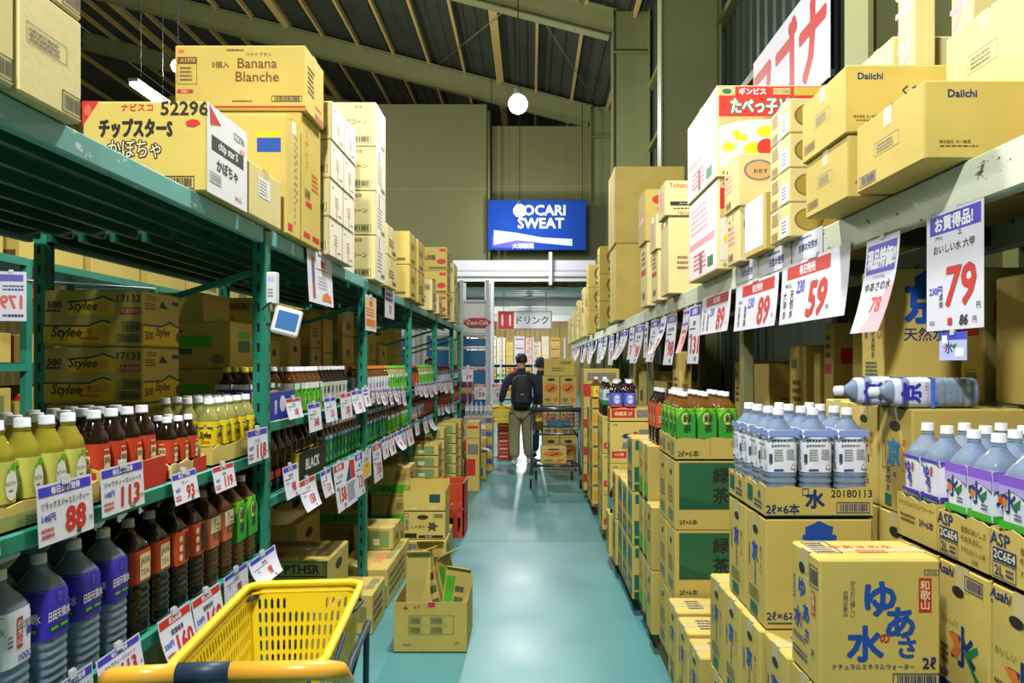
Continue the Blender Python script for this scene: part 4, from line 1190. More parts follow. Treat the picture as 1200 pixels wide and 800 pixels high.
for j in range(4):
    carton('water case with blue pattern by the far upright, %s of four' % TIER(j, 4), -.94, -.53, 10.15, 10.45, j * .19, .189, 'watercase', None, 'blue pattern water cases')
for j in range(5):
    carton('red drink case beside the man, %s of five' % TIER(j, 5), -.52, -.23, 11.3, 11.6, j * .12, .119, 'redcase', None, 'red drink cases beside the man')
for j in range(5):
    carton('purple drink case at the far upright, %s of five' % TIER(j, 5), -1.12, -.94, 11.6, 11.8, .0 + j * .26, .259, 'purplecase', None, 'purple drink cases')


# red plastic crates
CRATE = mat('crate_red', (196, 66, 34), rough=.45, noise=.04)


def crate(label, x0, x1, y0, y1, z, H):
    root = tag(empty('plastic_crate', ((x0 + x1) / 2, (y0 + y1) / 2, z)), label, 'crate', 'red plastic crates')
    w, e = (x1 - x0) / 2, (y1 - y0) / 2
    m = MB(); m.box(-w, w, -e, e, .002, .018, CRATE, .003); m.build('crate_base', root)
    m = MB()
    for (a, b_) in (((-w, -e), (w, -e)), ((w, -e), (w, e)), ((w, e), (-w, e)), ((-w, e), (-w, -e))):
        d = Vector((b_[0] - a[0], b_[1] - a[1], 0)); L = d.length; d.normalize()
        nrm = Vector((-d.y, d.x, 0)) * .012
        for z0_, z1_ in ((.018, .05), (H - .06, H - .002)):
            p, q = Vector((*a, 0)), Vector((*b_, 0))
            vs = [p + Vector((0, 0, z0_)), q + Vector((0, 0, z0_)), q + nrm + Vector((0, 0, z0_)), p + nrm + Vector((0, 0, z0_))]
            vs += [v + Vector((0, 0, z1_ - z0_)) for v in vs]
            m.add(vs, [(0, 3, 2, 1), (4, 5, 6, 7), (0, 1, 5, 4), (1, 2, 6, 5), (2, 3, 7, 6), (3, 0, 4, 7)], CRATE)
        n = 4
        for i in range(n + 1):
            p = Vector((*a, 0)) + d * (L * i / n)
            t = .03 if i in (0, n) else .018
            lo = max(0, L * i / n - t) ; hi = min(L, L * i / n + t)
            p, q = Vector((*a, 0)) + d * lo, Vector((*a, 0)) + d * hi
            vs = [p + Vector((0, 0, .05)), q + Vector((0, 0, .05)), q + nrm + Vector((0, 0, .05)), p + nrm + Vector((0, 0, .05))]
            vs += [v + Vector((0, 0, H - .11)) for v in vs]
            m.add(vs, [(0, 3, 2, 1), (4, 5, 6, 7), (0, 1, 5, 4), (1, 2, 6, 5), (2, 3, 7, 6), (3, 0, 4, 7)], CRATE)
    m.build('crate_side', root)
    m = MB()
    for i in range(7):
        x = -w + .02 + (2 * w - .04) * i / 6
        m.box(x - .008, x + .008, -e + .012, e - .012, .018, .03, CRATE)
    m.build('crate_grid', root)


crate('red plastic crate on the floor, under its twin', -.87, -.575, 6.16 + .08, 6.6, 0.0, .235)
crate('red plastic crate with openings, on top of its twin', -.87, -.575, 6.16 + .08, 6.6, .236, .235)

# the open carton used as a waste bin, with folded cartons in it
tray('open kraft carton used as a waste bin, alone on the floor', -.712, -.33, 3.76, 4.14, 0, .262, 'bin', None, None, rough_edge=False, back=.30)


def folded(label, p, du, dv, W, H, m, stripe=None, lid=.4):
    """a flattened carton: two panels with a fold between them, leaning in the bin"""
    p, du, dv = Vector(p), Vector(du).normalized(), Vector(dv)
    dv = (dv - du * dv.dot(du)).normalized()
    n = du.cross(dv).normalized()
    root = MB()
    pts = []
    for k in range(2):
        o = n * (.004 * k)
        root.add([p + o, p + du * W + o, p + du * W + dv * H + o, p + dv * H + o], [(0, 1, 2, 3) if k else (3, 2, 1, 0)], m)
    o = n * .004
    root.add([p, p + du * W, p + du * W + o, p + o], [(3, 2, 1, 0)], m)
    root.add([p + dv * H, p + du * W + dv * H, p + du * W + dv * H + o, p + dv * H + o], [(0, 1, 2, 3)], m)
    root.add([p, p + dv * H, p + dv * H + o, p + o], [(0, 1, 2, 3)], m)
    root.add([p + du * W, p + du * W + dv * H, p + du * W + dv * H + o, p + du * W + o], [(3, 2, 1, 0)], m)
    if stripe:
        root.prints([('r', .05, .1, .4, .9, stripe), ('l', .45, .2, .9, .8, 'dgreen', 4)], p + n * .004, du, dv, W, H)
    r = tag(root.build('folded_carton'), label, 'carton', 'folded cartons in the waste bin')
    q = p + dv * H
    f_ = (dv * .35 + n * .9).normalized()
    fl = MB()
    fl.add([q, q + du * W, q + du * W * .96 + f_ * H * lid, q + du * W * .04 + f_ * H * lid], [(0, 1, 2, 3)], m)
    o_ = fl.build('flap', r)
    md = o_.modifiers.new('t', 'SOLIDIFY'); md.thickness = .004


folded('olive folded carton leaning highest in the waste bin', (-.655, 3.80, .03), (1, .06, 0), (-.26, .10, 1), .125, .46, KRAFT, None, .12)
folded('kraft folded carton with white label in the waste bin', (-.52, 3.83, .02), (.35, .65, 0), (-.26, .06, 1), .15, .46, KRAFT, 'white', .12)
folded('kraft folded carton standing at the back of the waste bin', (-.64, 4.07, .02), (1, .1, 0), (.02, .02, 1), .15, .47, KRAFT, None, .15)
folded('lime printed folded carton leaning towards the corner of the waste bin', (-.500, 3.87, .045), (1, -.12, -.12), (-.14, .16, 1), .135, .36, KRAFT, 'lime', .10)
folded('green and lime folded carton leaning behind the lime printed one', (-.44, 3.94, .03), (.35, .7, 0), (-.25, .02, 1), .14, .40, KRAFT, 'lime', .2)
# ------------------------------------------------------------------ bottles
BOT = {}


def vessel(mb, prof, material, n, ax, ay, smooth=True):
    """profile of (z, radius share, squareness)"""
    vs, fs = [], []
    for z, r, sq in prof:
        for i in range(n):
            t = 2 * math.pi * (i + .5) / n
            ct, st = math.cos(t), math.sin(t)
            k = (abs(ct) ** sq + abs(st) ** sq) ** (-1 / sq)
            if isinstance(r, tuple):
                rx = ry = r[0]
            else:
                rx, ry = r * ax, r * ay
            vs.append((rx * k * ct, ry * k * st, z))
    for j in range(len(prof) - 1):
        for i in range(n):
            a, b = j * n + i, j * n + (i + 1) % n
            fs.append((a, b, b + n, a + n))
    fs.append(tuple(range(n - 1, -1, -1)))
    fs.append(tuple(range((len(prof) - 1) * n, len(prof) * n)))
    mb.add(vs, fs, material, smooth)


def bottle_proto(kind):
    if kind in BOT:
        return BOT[kind]
    big, liquid, capc, lab, z0, z1, items, name, cat = BK[kind]
    if big == 2:        # two litres, squared
        H, ax, ay, sq, n = .300, .0435, .0435, 5.0, 28
        prof = [(0, .80, 3), (.004, .92, 4), (.014, 1, sq)]
        z = .026
        while z < .115:
            prof += [(z, .955, sq), (z + .005, .955, sq), (z + .008, 1, sq), (z + .013, 1, sq)]
            z += .0185
        prof += [(.128, .93, sq), (.136, 1, sq), (.215, 1, sq), (.228, .96, 4), (.243, .80, 3), (.258, .55, 2.2), (.268, (.017,), 2), (.274, (.0135,), 2), (.276, (.017,), 2), (.278, (.0135,), 2), (.286, (.0125,), 2)]
        cr, ch = .0155, .022
    elif big == 1:      # half litre
        H, ax, ay, sq, n = .207, .0315, .0315, 2.6, 20
        prof = [(0, .78, 2), (.004, .92, 2.4), (.012, 1, sq), (.03, .96, sq), (.036, 1, sq), (.045, 1, sq), (.135, 1, sq), (.150, .93, 2.3), (.166, .68, 2), (.178, (.016,), 2), (.182, (.013,), 2), (.184, (.0165,), 2), (.186, (.013,), 2), (.193, (.0125,), 2)]
        cr, ch = .0155, .021
    else:               # 900 ml round
        H, ax, ay, sq, n = .255, .039, .039, 2.2, 20
        prof = [(0, .8, 2), (.004, .93, 2), (.012, 1, sq), (.05, .97, sq), (.056, 1, sq), (.15, 1, sq), (.175, .88, 2), (.205, .5, 2), (.225, (.0145,), 2), (.228, (.017,), 2), (.231, (.0135,), 2), (.242, (.0125,), 2)]
        cr, ch = .0155, .021
    b = MB(); vessel(b, prof, liquid, n, ax, ay)
    body = b.mesh('bottle_body')
    b = MB()
    zc = prof[-1][0] - .006
    b.lathe([(zc, cr), (zc + .004, cr * 1.03), (zc + .005, cr * .98), (zc + ch - .002, cr * .97), (zc + ch, cr * .88)], capc, 18)
    cap = b.mesh('cap')
    b = MB()
    h1 = z1 * H, z0 * H
    zt, zb = max(h1), min(h1)
    o = 1.018
    lm = ink(lab)
    vs, fs = [], []

    def shape(z):
        for (za, ra, sa), (zb_, rb, sb) in zip(prof, prof[1:]):
            if za <= z <= zb_ and not isinstance(rb, tuple) and not isinstance(ra, tuple):
                t_ = (z - za) / max(1e-6, zb_ - za)
                return ra + (rb - ra) * t_, sa + (sb - sa) * t_
        return 1.0, sq
    top_r, top_s = shape(zt)
    zk = [zb, zb + (zt - zb) * .6, zb + (zt - zb) * .86, zt]
    for z in zk:
        rr_, ss_ = (1.0, sq) if z < zb + (zt - zb) * .55 else shape(z)
        rr_ = max(rr_, .8)
        for i in range(n):
            t = 2 * math.pi * (i + .5) / n
            ct, st = math.cos(t), math.sin(t)
            k = (abs(ct) ** ss_ + abs(st) ** ss_) ** (-1 / ss_)
            vs.append((ax * o * rr_ * k * ct, ay * o * rr_ * k * st, z))
    for j in range(3):
        for i in range(n):
            fs.append((j * n + i, j * n + (i + 1) % n, (j + 1) * n + (i + 1) % n, (j + 1) * n + i))
    b.add(vs, fs, lm, True)
    f_ = .80 if big == 2 else .56
    w = ax * 2 * f_
    y = ay * o + .0006
    for u, v_, org in (((1, 0, 0), (0, 0, 1), (-w / 2, -y, zb)), ((0, 1, 0), (0, 0, 1), (y, -w / 2, zb)), ((0, -1, 0), (0, 0, 1), (-y, w / 2, zb))):
        b.prints(items, org, u, v_, w, zt - zb, .0004)
    label = b.mesh('label')
    BOT[kind] = (body, cap, label, name, cat, H)
    return BOT[kind]


def V(s):
    return '\n'.join(s)


TABLE = [('r', -.1, .86, 1.1, 1, '#8fa4e8'), ('l', .0, .72, .95, .80, 'navy', 1), ('l', .0, .60, .9, .68, 'grey', 1), ('l', .12, .26, .56, .56, 'grey', 5), ('l', .62, .30, 1.0, .56, 'grey', 5), ('r', -.1, .24, .04, .44, '#444a66'), ('p', [(.78, .08), (1, .08), (.89, .22)], 'grey'), ('p', [(.82, .10), (.96, .10), (.89, .185)], 'white'), ('r', .1, .03, .5, .08, 'blue')]
CAPY = mat('cap_yellow', (222, 206, 60), rough=.4)
CAPG = mat('cap_grey', (190, 196, 200), rough=.4)
BK = {
    'oku': (2, WATER, CAPW, '#e9ecf6', .38, .74, [('r', .38, .30, .60, .86, 'red'), ('t', V('奥大山'), .49, .58, .44, 'white', .02), ('t', '天然水', .80, .70, .16, 'grey', .02), ('e', .86, .55, .09, .08, 'violet'), ('t', '1000', .70, .12, .13, 'violet', .03), ('l', .0, .35, .25, .6, 'navy', 3)], 'water_bottle', 'bottle'),
    'hita': (2, WATER, CAPW, '#4330c0', .42, .77, [('t', '日田天領水', .5, .46, .20, 'white', .03, 1.0), ('e', .5, .80, .08, .1, 'sky'), ('e', .5, .80, .05, .07, '#4330c0'), ('r', .05, .14, .95, .26, 'navy'), ('r', .10, .17, .42, .23, 'lime'), ('r', .55, .17, .88, .23, 'lime')], 'water_bottle', 'bottle'),
    'java2': (2, DARKTEA, CAPG, '#cc4a24', .46, .74, [('r', .15, .08, .85, .88, 'cream'), ('t', 'JAVA', .5, .62, .26, 'brown', .04, .6), ('t', 'TEA', .5, .3, .18, 'brown', .02)], 'tea_bottle', 'bottle'),
    'oolong2': (2, DARKTEA, RUBBER, '#d4502a', .42, .74, [('e', .2, .78, .14, .1, 'cream'), ('e', .2, .5, .14, .1, 'cream'), ('e', .2, .22, .14, .1, 'cream'), ('t', V('烏龍茶'), .72, .5, .86, 'black', .04)], 'tea_bottle', 'bottle'),
    'brown2': (2, BROWNTEA, CAPG, '#d87048', .40, .72, [('r', .0, .5, 1, 1, 'cream'), ('t', V('ほうじ茶'), .4, .6, .7, 'brown', .03), ('l', .6, .2, 1, .8, 'brown', 4)], 'tea_bottle', 'bottle'),
    'green2': (2, AMBER, CAPW, '#7ed430', .30, .76, [('p', [(-.1, .7), (.5, 1), (1.1, .7), (1.1, 0), (-.1, 0)], '#3aa838'), ('e', .42, .66, .24, .2, '#e8e078'), ('t', '緑', .56, .66, .26, 'black', .04), ('t', '茶', .56, .32, .26, 'black', .04)], 'tea_bottle', 'bottle'),
    'kyo2': (2, WATER, CAPW, '#eceffa', .40, .80, TABLE, 'water_bottle', 'bottle'),
    'kyofront': (2, WATER, CAPW, '#d4dcf0', .45, .82, [('t', '京', .5, .62, .5, '#3a34a8', .06), ('t', 'おいしい天然水', .5, .2, .12, 'red', .01, .9), ('r', -.12, -.0, 1.12, .12, '#4a78e0')], 'water_bottle', 'bottle'),
    'yuasa2': (2, WATER, CAPW, '#e4e4f4', .40, .72, [('r', -.12, .92, 1.12, 1, 'violet'), ('r', -.12, 0, 1.12, .08, 'violet'), ('t', 'ゆ', .3, .68, .3, '#3a34a8', .05), ('t', 'あ', .42, .44, .24, '#3a34a8', .05), ('t', 'さ', .5, .24, .18, '#3a34a8', .05), ('r', .56, .58, .70, .82, '#b05848')], 'water_bottle', 'bottle'),
    'mizu2': (2, WATER, CAPW, '#dfe4f2', .36, .74, [('r', -.12, .80, 1.12, 1, '#8a60d8'), ('p', [(-.12, .80), (1.12, .80), (1.12, .62), (.5, .72), (-.12, .60)], '#b8a8ec'), ('t', '水', .36, .52, .44, 'navy', .03), ('p', [(.05, .55), (.22, .56), (.26, .46), (.16, .38), (.04, .42)], 'orange'), ('p', [(.46, .44), (.9, .62), (.84, .44), (.6, .38)], 'green'), ('r', -.12, 0, 1.12, .14, '#3cb030'), ('l', .6, .2, 1, .34, 'navy', 2)], 'water_bottle', 'bottle'),
    'jasmine': (1, JASMINE, CAPW, '#d2d060', .22, .62, [('e', .5, .42, .46, .36, '#f0f0e4'), ('t', 'ジャスミンティー', .5, .46, .12, 'green', .03, .86), ('e', .7, .86, .18, .1, 'lime'), ('e', .3, .78, .1, .06, 'lime'), ('l', .3, .25, .7, .34, 'grey', 1)], 'tea_bottle', 'bottle'),
    'java1': (1, DARKTEA, CAPW, '#cc4422', .22, .62, [('r', .16, .06, .84, .66, 'cream'), ('t', 'JAVA', .5, .48, .24, 'brown', .05, .6), ('t', 'TEA', .5, .2, .16, 'brown', .02), ('l', .2, .78, .8, .86, 'cream', 1)], 'tea_bottle', 'bottle'),
    'stylee1': (1, STYTEA, CAPW, '#f4da1c', .26, .64, [('p', [(-.2, .78), (.3, .78), (.5, .92), (.7, .78), (1.2, .78), (1.2, .72), (.7, .72), (.5, .86), (.3, .72), (-.2, .72)], 'navy'), ('t', 'Stylee', .5, .42, .36, 'black', .03, 1.0, .2), ('e', .5, .78, .10, .09, 'tan'), ('r', .1, .12, .9, .22, 'orange')], 'lemon_drink_bottle', 'bottle'),
    'coffee': (1, DARKTEA, CAPY, '#3c3ca0', .10, .68, [('r', -.3, .84, 1.3, 1, 'white'), ('r', .2, .1, .5, .8, 'navy'), ('r', .55, .2, .8, .8, '#803040'), ('t', V('コヒ'), .35, .5, .5, 'white', .03)], 'coffee_bottle', 'bottle'),
    'greenlab': (1, BROWNTEA, CAPW, '#4cc22c', .06, .66, [('r', -.3, .78, 1.3, 1, 'white'), ('p', [(-.3, .45), (1.3, .7), (1.3, 0), (-.3, 0)], '#8ae03a'), ('t', V('お茶'), .55, .36, .5, 'dgreen', .05)], 'tea_bottle', 'bottle'),
    'dark1': (1, DARKTEA, CAPW, '#dcdad0', .12, .6, [('t', V('茶'), .5, .6, .4, 'dgreen', .04), ('l', .1, .1, .9, .3, 'red', 2)], 'tea_bottle', 'bottle'),
    'dgreenlab': (1, BROWNTEA, CAPG, '#1c7c58', .08, .72, [('r', -.3, .88, 1.3, 1, 'paleblue'), ('t', V('茶'), .5, .55, .3, 'lime', .05), ('r', .0, .05, 1, .2, 'lime')], 'tea_bottle', 'bottle'),
    'mix_orange': (1, AMBER, ink('orange'), '#d8d8e0', .12, .66, [('t', V('紅'), .5, .55, .3, 'violet', .04), ('r', -.3, .0, 1.3, .2, 'orange')], 'juice_bottle', 'bottle'),
    'mix_lime': (1, STYTEA, ink('lime'), '#66c840', .12, .70, [('t', '茶', .5, .55, .3, 'dgreen', .04), ('r', -.3, .8, 1.3, 1, 'white')], 'tea_bottle', 'bottle'),
    'mix_red': (1, DARKTEA, ink('red'), '#c04838', .12, .70, [('l', .1, .3, .9, .7, 'cream', 3)], 'juice_bottle', 'bottle'),
    'mix_purple': (1, DARKTEA, ink('purple'), '#d4d4e4', .12, .70, [('r', -.3, .6, 1.3, 1, 'purple'), ('l', .1, .1, .9, .5, 'navy', 3)], 'juice_bottle', 'bottle'),
    'cola': (3, DARKTEA, CAPY, '#24201e', .1, .34, [('r', -.3, .5, 1.3, 1, 'red'), ('l', .1, .1, .9, .4, 'grey', 2)], 'coffee_bottle', 'bottle'),
    'blackc': (3, DARKTEA, RUBBER, '#1c1e1c', .1, .5, [('t', V('UCC'), .5, .5, .7, 'white', .04), ('r', -.3, .9, 1.3, .96, 'yellow')], 'coffee_bottle', 'bottle'),
    'cola2': (2, DARKTEA, CAPW, '#5a62c8', .34, .70, [('e', .5, .55, .36, .3, '#c8d0f0'), ('t', 'コーラ', .5, .55, .22, 'navy', .05, .7), ('r', -.12, 0, 1.12, .14, 'red')], 'cola_bottle', 'bottle'),
    'green_w2': (2, DARKTEA, CAPG, '#b4ccc0', .30, .74, [('r', -.12, .0, 1.12, .3, 'green'), ('t', V('茶'), .5, .6, .3, 'dgreen', .04)], 'tea_bottle', 'bottle'),
    'orange2': (2, DARKTEA, CAPG, '#d4582c', .3, .74, [('e', .5, .7, .2, .14, 'blue'), ('l', .1, .2, .9, .5, 'cream', 3)], 'tea_bottle', 'bottle'),
    'amber2': (2, AMBER, CAPW, '#f0d020', .36, .72, [('l', .1, .3, .9, .7, '#fff080', 2), ('e', .5, .5, .2, .2, 'orange')], 'tea_bottle', 'bottle'),
    'bluelab': (1, DARKTEA, CAPW, '#2c98c4', .14, .55, [('l', .1, .3, .9, .6, 'white', 2)], 'coffee_bottle', 'bottle'),
}


def bottle(kind, x, y, z, label, group, rz=0.0, sc=1.0, rot=None):
    body, cap, lab, name, cat, H = bottle_proto(kind)
    r = tag(empty(name, (x, y, z + .0015), rz + (random.uniform(-.01, .01) if BK[kind][0] == 2 else random.uniform(-.1, .1))), label, cat, group)
    if rot:
        r.rotation_euler = rot
    if sc != 1:
        r.scale = (sc, sc, sc)
    for me, nm in ((body, 'bottle_body'), (cap, 'cap'), (lab, 'label')):
        link(me, nm, r)
    return r


def block(kind, desc, group, x0, dx, nx, ys, z, sc=1.0, end='the cart'):
    """rows along the shelf; x0 is the front row and dx steps back"""
    rows = ('front', 'second', 'third', 'fourth', 'fifth')
    for j, y in enumerate(ys):
        for i in range(nx):
            bottle(kind, x0 + dx * i, y + random.uniform(-.003, .003), z, '%s, %s row, %s along' % (desc, rows[i], ORD[j]), group, 0, sc)


def run(a, b, n):
    return [a + (b - a) * i / max(1, n - 1) for i in range(n)]


# green rack, first bay, upper shelf
Z1 = 1.1695
block('jasmine', 'yellow jasmine tea bottle with white cap', 'yellow jasmine tea bottles', -1.055, -.072, 3, run(1.355, 1.655, 5), Z1 + .009)
block('java1', 'red-label dark tea bottle', 'red-label small tea bottles', -1.055, -.072, 3, run(1.75, 1.965, 4), Z1 + .009)
block('java1', 'short red-label tea bottle in the torn case', 'red-label small tea bottles', -1.045, -.06, 2, run(2.085, 2.21, 3), Z1 + .009, .80)
block('stylee1', 'yellow-label lemon drink bottle with white cap', 'yellow-label lemon drink bottles', -1.053, -.07, 3, run(2.37, 2.675, 5), Z1 + .009)
# low cases the bottles stand in
tray('olive low case under the jasmine tea bottles', -1.26, -1.008, 1.31, 1.70, Z1 + .001, .055, 'greencase', None, 'low cases of bottles on the green rack', seed=51)
tray('red and tan low case under the dark tea bottles', -1.26, -1.008, 1.705, 2.01, Z1 + .001, .075, 'javacase', None, 'low cases of bottles on the green rack', seed=52)
tray('torn tan case around the short tea bottles', -1.17, -1.008, 2.035, 2.26, Z1 + .001, .045, 'javacase', KRAFT_PALE, 'low cases of bottles on the green rack', seed=53)
tray('empty kraft case front under the lemon drink bottles', -1.25, -1.008, 2.3, 2.718, Z1 + .001, .062, 'plain', None, 'low cases of bottles on the green rack', seed=54)
# first bay, lower shelf
Z2 = .7915
for i, (kd, y, ds) in enumerate((('oku', 1.33, 'clear water bottle with white and red label'), ('oku', 1.435, 'clear water bottle with white and red label'), ('hita', 1.555, 'clear water bottle with purple label'), ('hita', 1.675, 'clear water bottle with purple label'),
                                 ('hita', 1.79, 'clear water bottle with purple label'), ('java2', 1.90, 'large dark tea bottle with cream square'), ('java2', 2.005, 'large dark tea bottle with cream square'),
                                 ('oolong2', 2.115, 'large oolong bottle with orange label'), ('oolong2', 2.22, 'large oolong bottle with orange label'), ('brown2', 2.325, 'large brown tea bottle with cream label'),
                                 ('brown2', 2.43, 'large brown tea bottle with cream label'), ('green2', 2.535, 'large tea bottle with lime label by the upright'), ('green2', 2.64, 'large tea bottle with lime label by the upright'))):
    for r_ in range(2):
        bottle(kd, -1.055 - .105 * r_, y, Z2, '%s, %s row, %s along the low shelf' % (ds, ('front', 'rear')[r_], ORD[i]), 'large bottles on the low shelf of the green rack')
# second to fifth bay
ZB, ZC = 1.2765, .9865
GR = 'small bottles on the upper shelf of the green rack'
block('coffee', 'yellow-cap coffee bottle with blue label', GR, -1.12, -.07, 2, run(2.84, 3.06, 4), ZB)
block('greenlab', 'small tea bottle with bright green label', GR, -1.05, -.07, 2, run(3.16, 3.52, 6), ZB)
block('dark1', 'dark small tea bottle with pale label', GR, -1.12, -.07, 2, run(3.6, 4.3, 10), ZB)
tray('blue printed case in front of the coffee bottles', -1.08, -1.006, 2.80, 3.09, ZB + .001, .11, 'bluetray', KRAFT, 'low cases of bottles on the green rack', seed=61, rough_edge=False)
GRL = 'bottles on the lower shelf of the green rack'
block('cola', 'black coffee bottle with yellow cap', GRL, -1.06, -.085, 2, run(2.84, 3.1, 4), ZC)
block('blackc', 'black coffee bottle with black cap', GRL, -1.07, -.085, 2, run(3.2, 3.5, 4), ZC + .008)
tray('black printed case with yellow rim under the black-cap bottles', -1.22, -1.006, 3.15, 3.555, ZC + .001, .12, 'blacktray', KRAFT, 'low cases of bottles on the green rack', seed=62, rough_edge=False)
block('dgreenlab', 'tea bottle with dark green label', GRL, -1.05, -.07, 2, run(3.62, 4.3, 10), ZC)
block('mix_orange', 'orange-cap juice bottle', GR, -1.05, -.075, 2, run(4.52, 5.2, 8), ZB)
block('mix_lime', 'lime-cap tea bottle', GR, -1.05, -.075, 2, run(5.3, 5.96, 8), ZB)
block('dgreenlab', 'tea bottle with dark green label in the third bay', GRL, -1.05, -.075, 2, run(4.52, 5.1, 7), ZC)
block('greenlab', 'tea bottle with bright green label in the third bay', GRL, -1.05, -.075, 2, run(5.2, 5.96, 9), ZC)
block('mix_red', 'red juice bottle in the fourth bay', GR, -1.05, -.08, 1, run(6.18, 6.6, 5), ZB)
block('mix_lime', 'lime-cap tea bottle in the fourth bay', GR, -1.05, -.08, 1, run(6.7, 7.6, 9), ZB)
block('mix_orange', 'orange-cap juice bottle in the fourth bay', GRL, -1.05, -.08, 1, run(6.18, 6.9, 8), ZC)
block('mix_red', 'red juice bottle low in the fourth bay', GRL, -1.05, -.08, 1, run(7.0, 7.6, 7), ZC)
block('mix_purple', 'purple-cap juice bottle in the fifth bay', GR, -1.05, -.08, 1, run(7.82, 9.2, 13), ZB)
block('mix_red', 'red juice bottle in the fifth bay', GRL, -1.05, -.08, 1, run(7.82, 9.2, 13), ZC)
block('mix_purple', 'purple-cap juice bottle in the last bay', GR, -1.05, -.08, 1, run(9.48, 10.2, 6), ZB)
block('mix_red', 'red juice bottle in the last bay', GRL, -1.05, -.08, 1, run(9.48, 10.2, 6), ZC)
# across the aisle
GW = 'water bottles standing in cut-down trays'
for i, x in enumerate((.722, .822, .922)):
    for j, y in enumerate((2.115, 2.205, 2.310, 2.400)):
        bottle('kyo2', x, y, 1.068, 'clear water bottle with white information label, %s from the aisle, %s row' % (ORD[i], ORD[j]), GW)
for j, y in enumerate((1.843, 1.933, 1.639, 1.731, 1.434, 1.526, 1.227, 1.318)):
    for i, x in enumerate((1.058, 1.156, 1.254)):
        kd = 'yuasa2' if j < 2 else 'mizu2'
        bottle(kd, x, y, 1.039, '%s, %s from the aisle, %s %s' % ('white and violet label water bottle' if j < 2 else 'purple and green label water bottle', ORD[i], ('rear', 'front')[j % 2 == 0], ('in the plain brown tray', 'in first code-box tray', 'in second code-box tray', 'in the shaded end tray')[j // 2]), GW)
for i, x in enumerate((.71, .806, .902)):
    for j, y in enumerate((3.352, 3.446, 3.562, 3.656)):
        bottle('green2', x, y, 1.067, 'large green tea bottle with lime label, %s from the aisle, %s row' % (ORD[i], ORD[j]), 'large green tea bottles in their trays')
bottle('kyofront', 1.30, 2.135, 1.368 + .0465, 'clear bottle lying on its side with blue and white label facing out', 'water bottles lying on the cartons', rot=(0, R(-90), 0))
bottle('kyofront', 1.245, 2.25, 1.368 + .0465, 'clear bottle lying behind the other with its cap showing', 'water bottles lying on the cartons', rot=(0, R(-90), 0))
for i, (x, y) in enumerate(((.655, 5.55), (.655, 5.65), (.755, 5.55), (.755, 5.65))):
    bottle('cola2', x, y, 1.067, 'large cola bottle with blue label, %s on the red label tray' % ORD[i], 'cola bottles on the barley tea stack')
for i in range(3):
    for j in range(4):
        bottle('green_w2', .65 + i * .1, 6.15 + j * .1, 1.062, 'dark tea bottle with pale green label, %s from the aisle, %s row' % (ORD[i], ORD[j]), 'dark tea bottles on the slim cartons')
for i in range(2):
    for j in range(3):
        bottle('orange2', .72 + i * .1, 3.96 + j * .1, 1.062, 'orange label dark bottle on the lime band cartons, %s from aisle, %s row' % (ORD[i], ORD[j]), 'orange label bottles on the lime band cartons')
for i in range(2):
    for j in range(2):
        bottle('amber2', .6505 + i * .089, 7.17 + j * .14, 1.064, 'amber tea bottle with yellow label, %s from the aisle, %s row' % (ORD[i], ORD[j]), 'amber tea bottles on the yellow stack')
carton('single low carton jutting out under the lone coffee bottle', .565, .86, 5.25, 5.47, .101, .31, 'small', None, 'water and tea cartons stacked along the aisle')
bottle('bluelab', .61, 5.31, .411, 'lone dark coffee bottle with blue label on a low carton', None)
for j in range(6):
    bottle('oku', -.9 + j * .066, 10.28, .762, 'small distant water bottle on the blue pattern cases, %s from the upright' % ORD[j], 'distant water bottles on the blue pattern cases', 0, .62)
# ------------------------------------------------------------------ price cards and signs
CARD = {}


def price(head, name, big, sub=None, small='140円', hc='violet', bc='red', style='wide'):
    if style == 'wide':
        it = [('r', .03, .80, .97, .96, hc), ('t', head, .5, .88, .12, 'white', .04, .85), ('t', name, .5, .64, .12, 'black', .02, .86), ('t', big, .66, .32, .40, bc, .07, .5, .1), ('t', small, .18, .44, .13, 'violet', .03, .28), ('t', '円', .94, .22, .09, 'black', .02), ('l', .05, .1, .3, .3, 'red', 2)]
        if sub:
            it.append(('t', sub, .70, .07, .10, 'black', .06, .3, .2))
    else:
        it = [('r', .05, .83, .95, .97, hc), ('t', head, .5, .90, .10, 'white', .04, .8), ('t', name, .5, .70, .08, 'black', .03, .9), ('l', .1, .58, .7, .63, 'black', 1), ('t', big, .60, .32, .28, bc, .07, .66, .1), ('t', small, .22, .48, .07, 'violet', .03, .34), ('t', '円', .93, .24, .05, 'black', .02)]
        if sub:
            it.append(('t', sub, .7, .08, .08, 'black', .06, .4, .2))
    return it


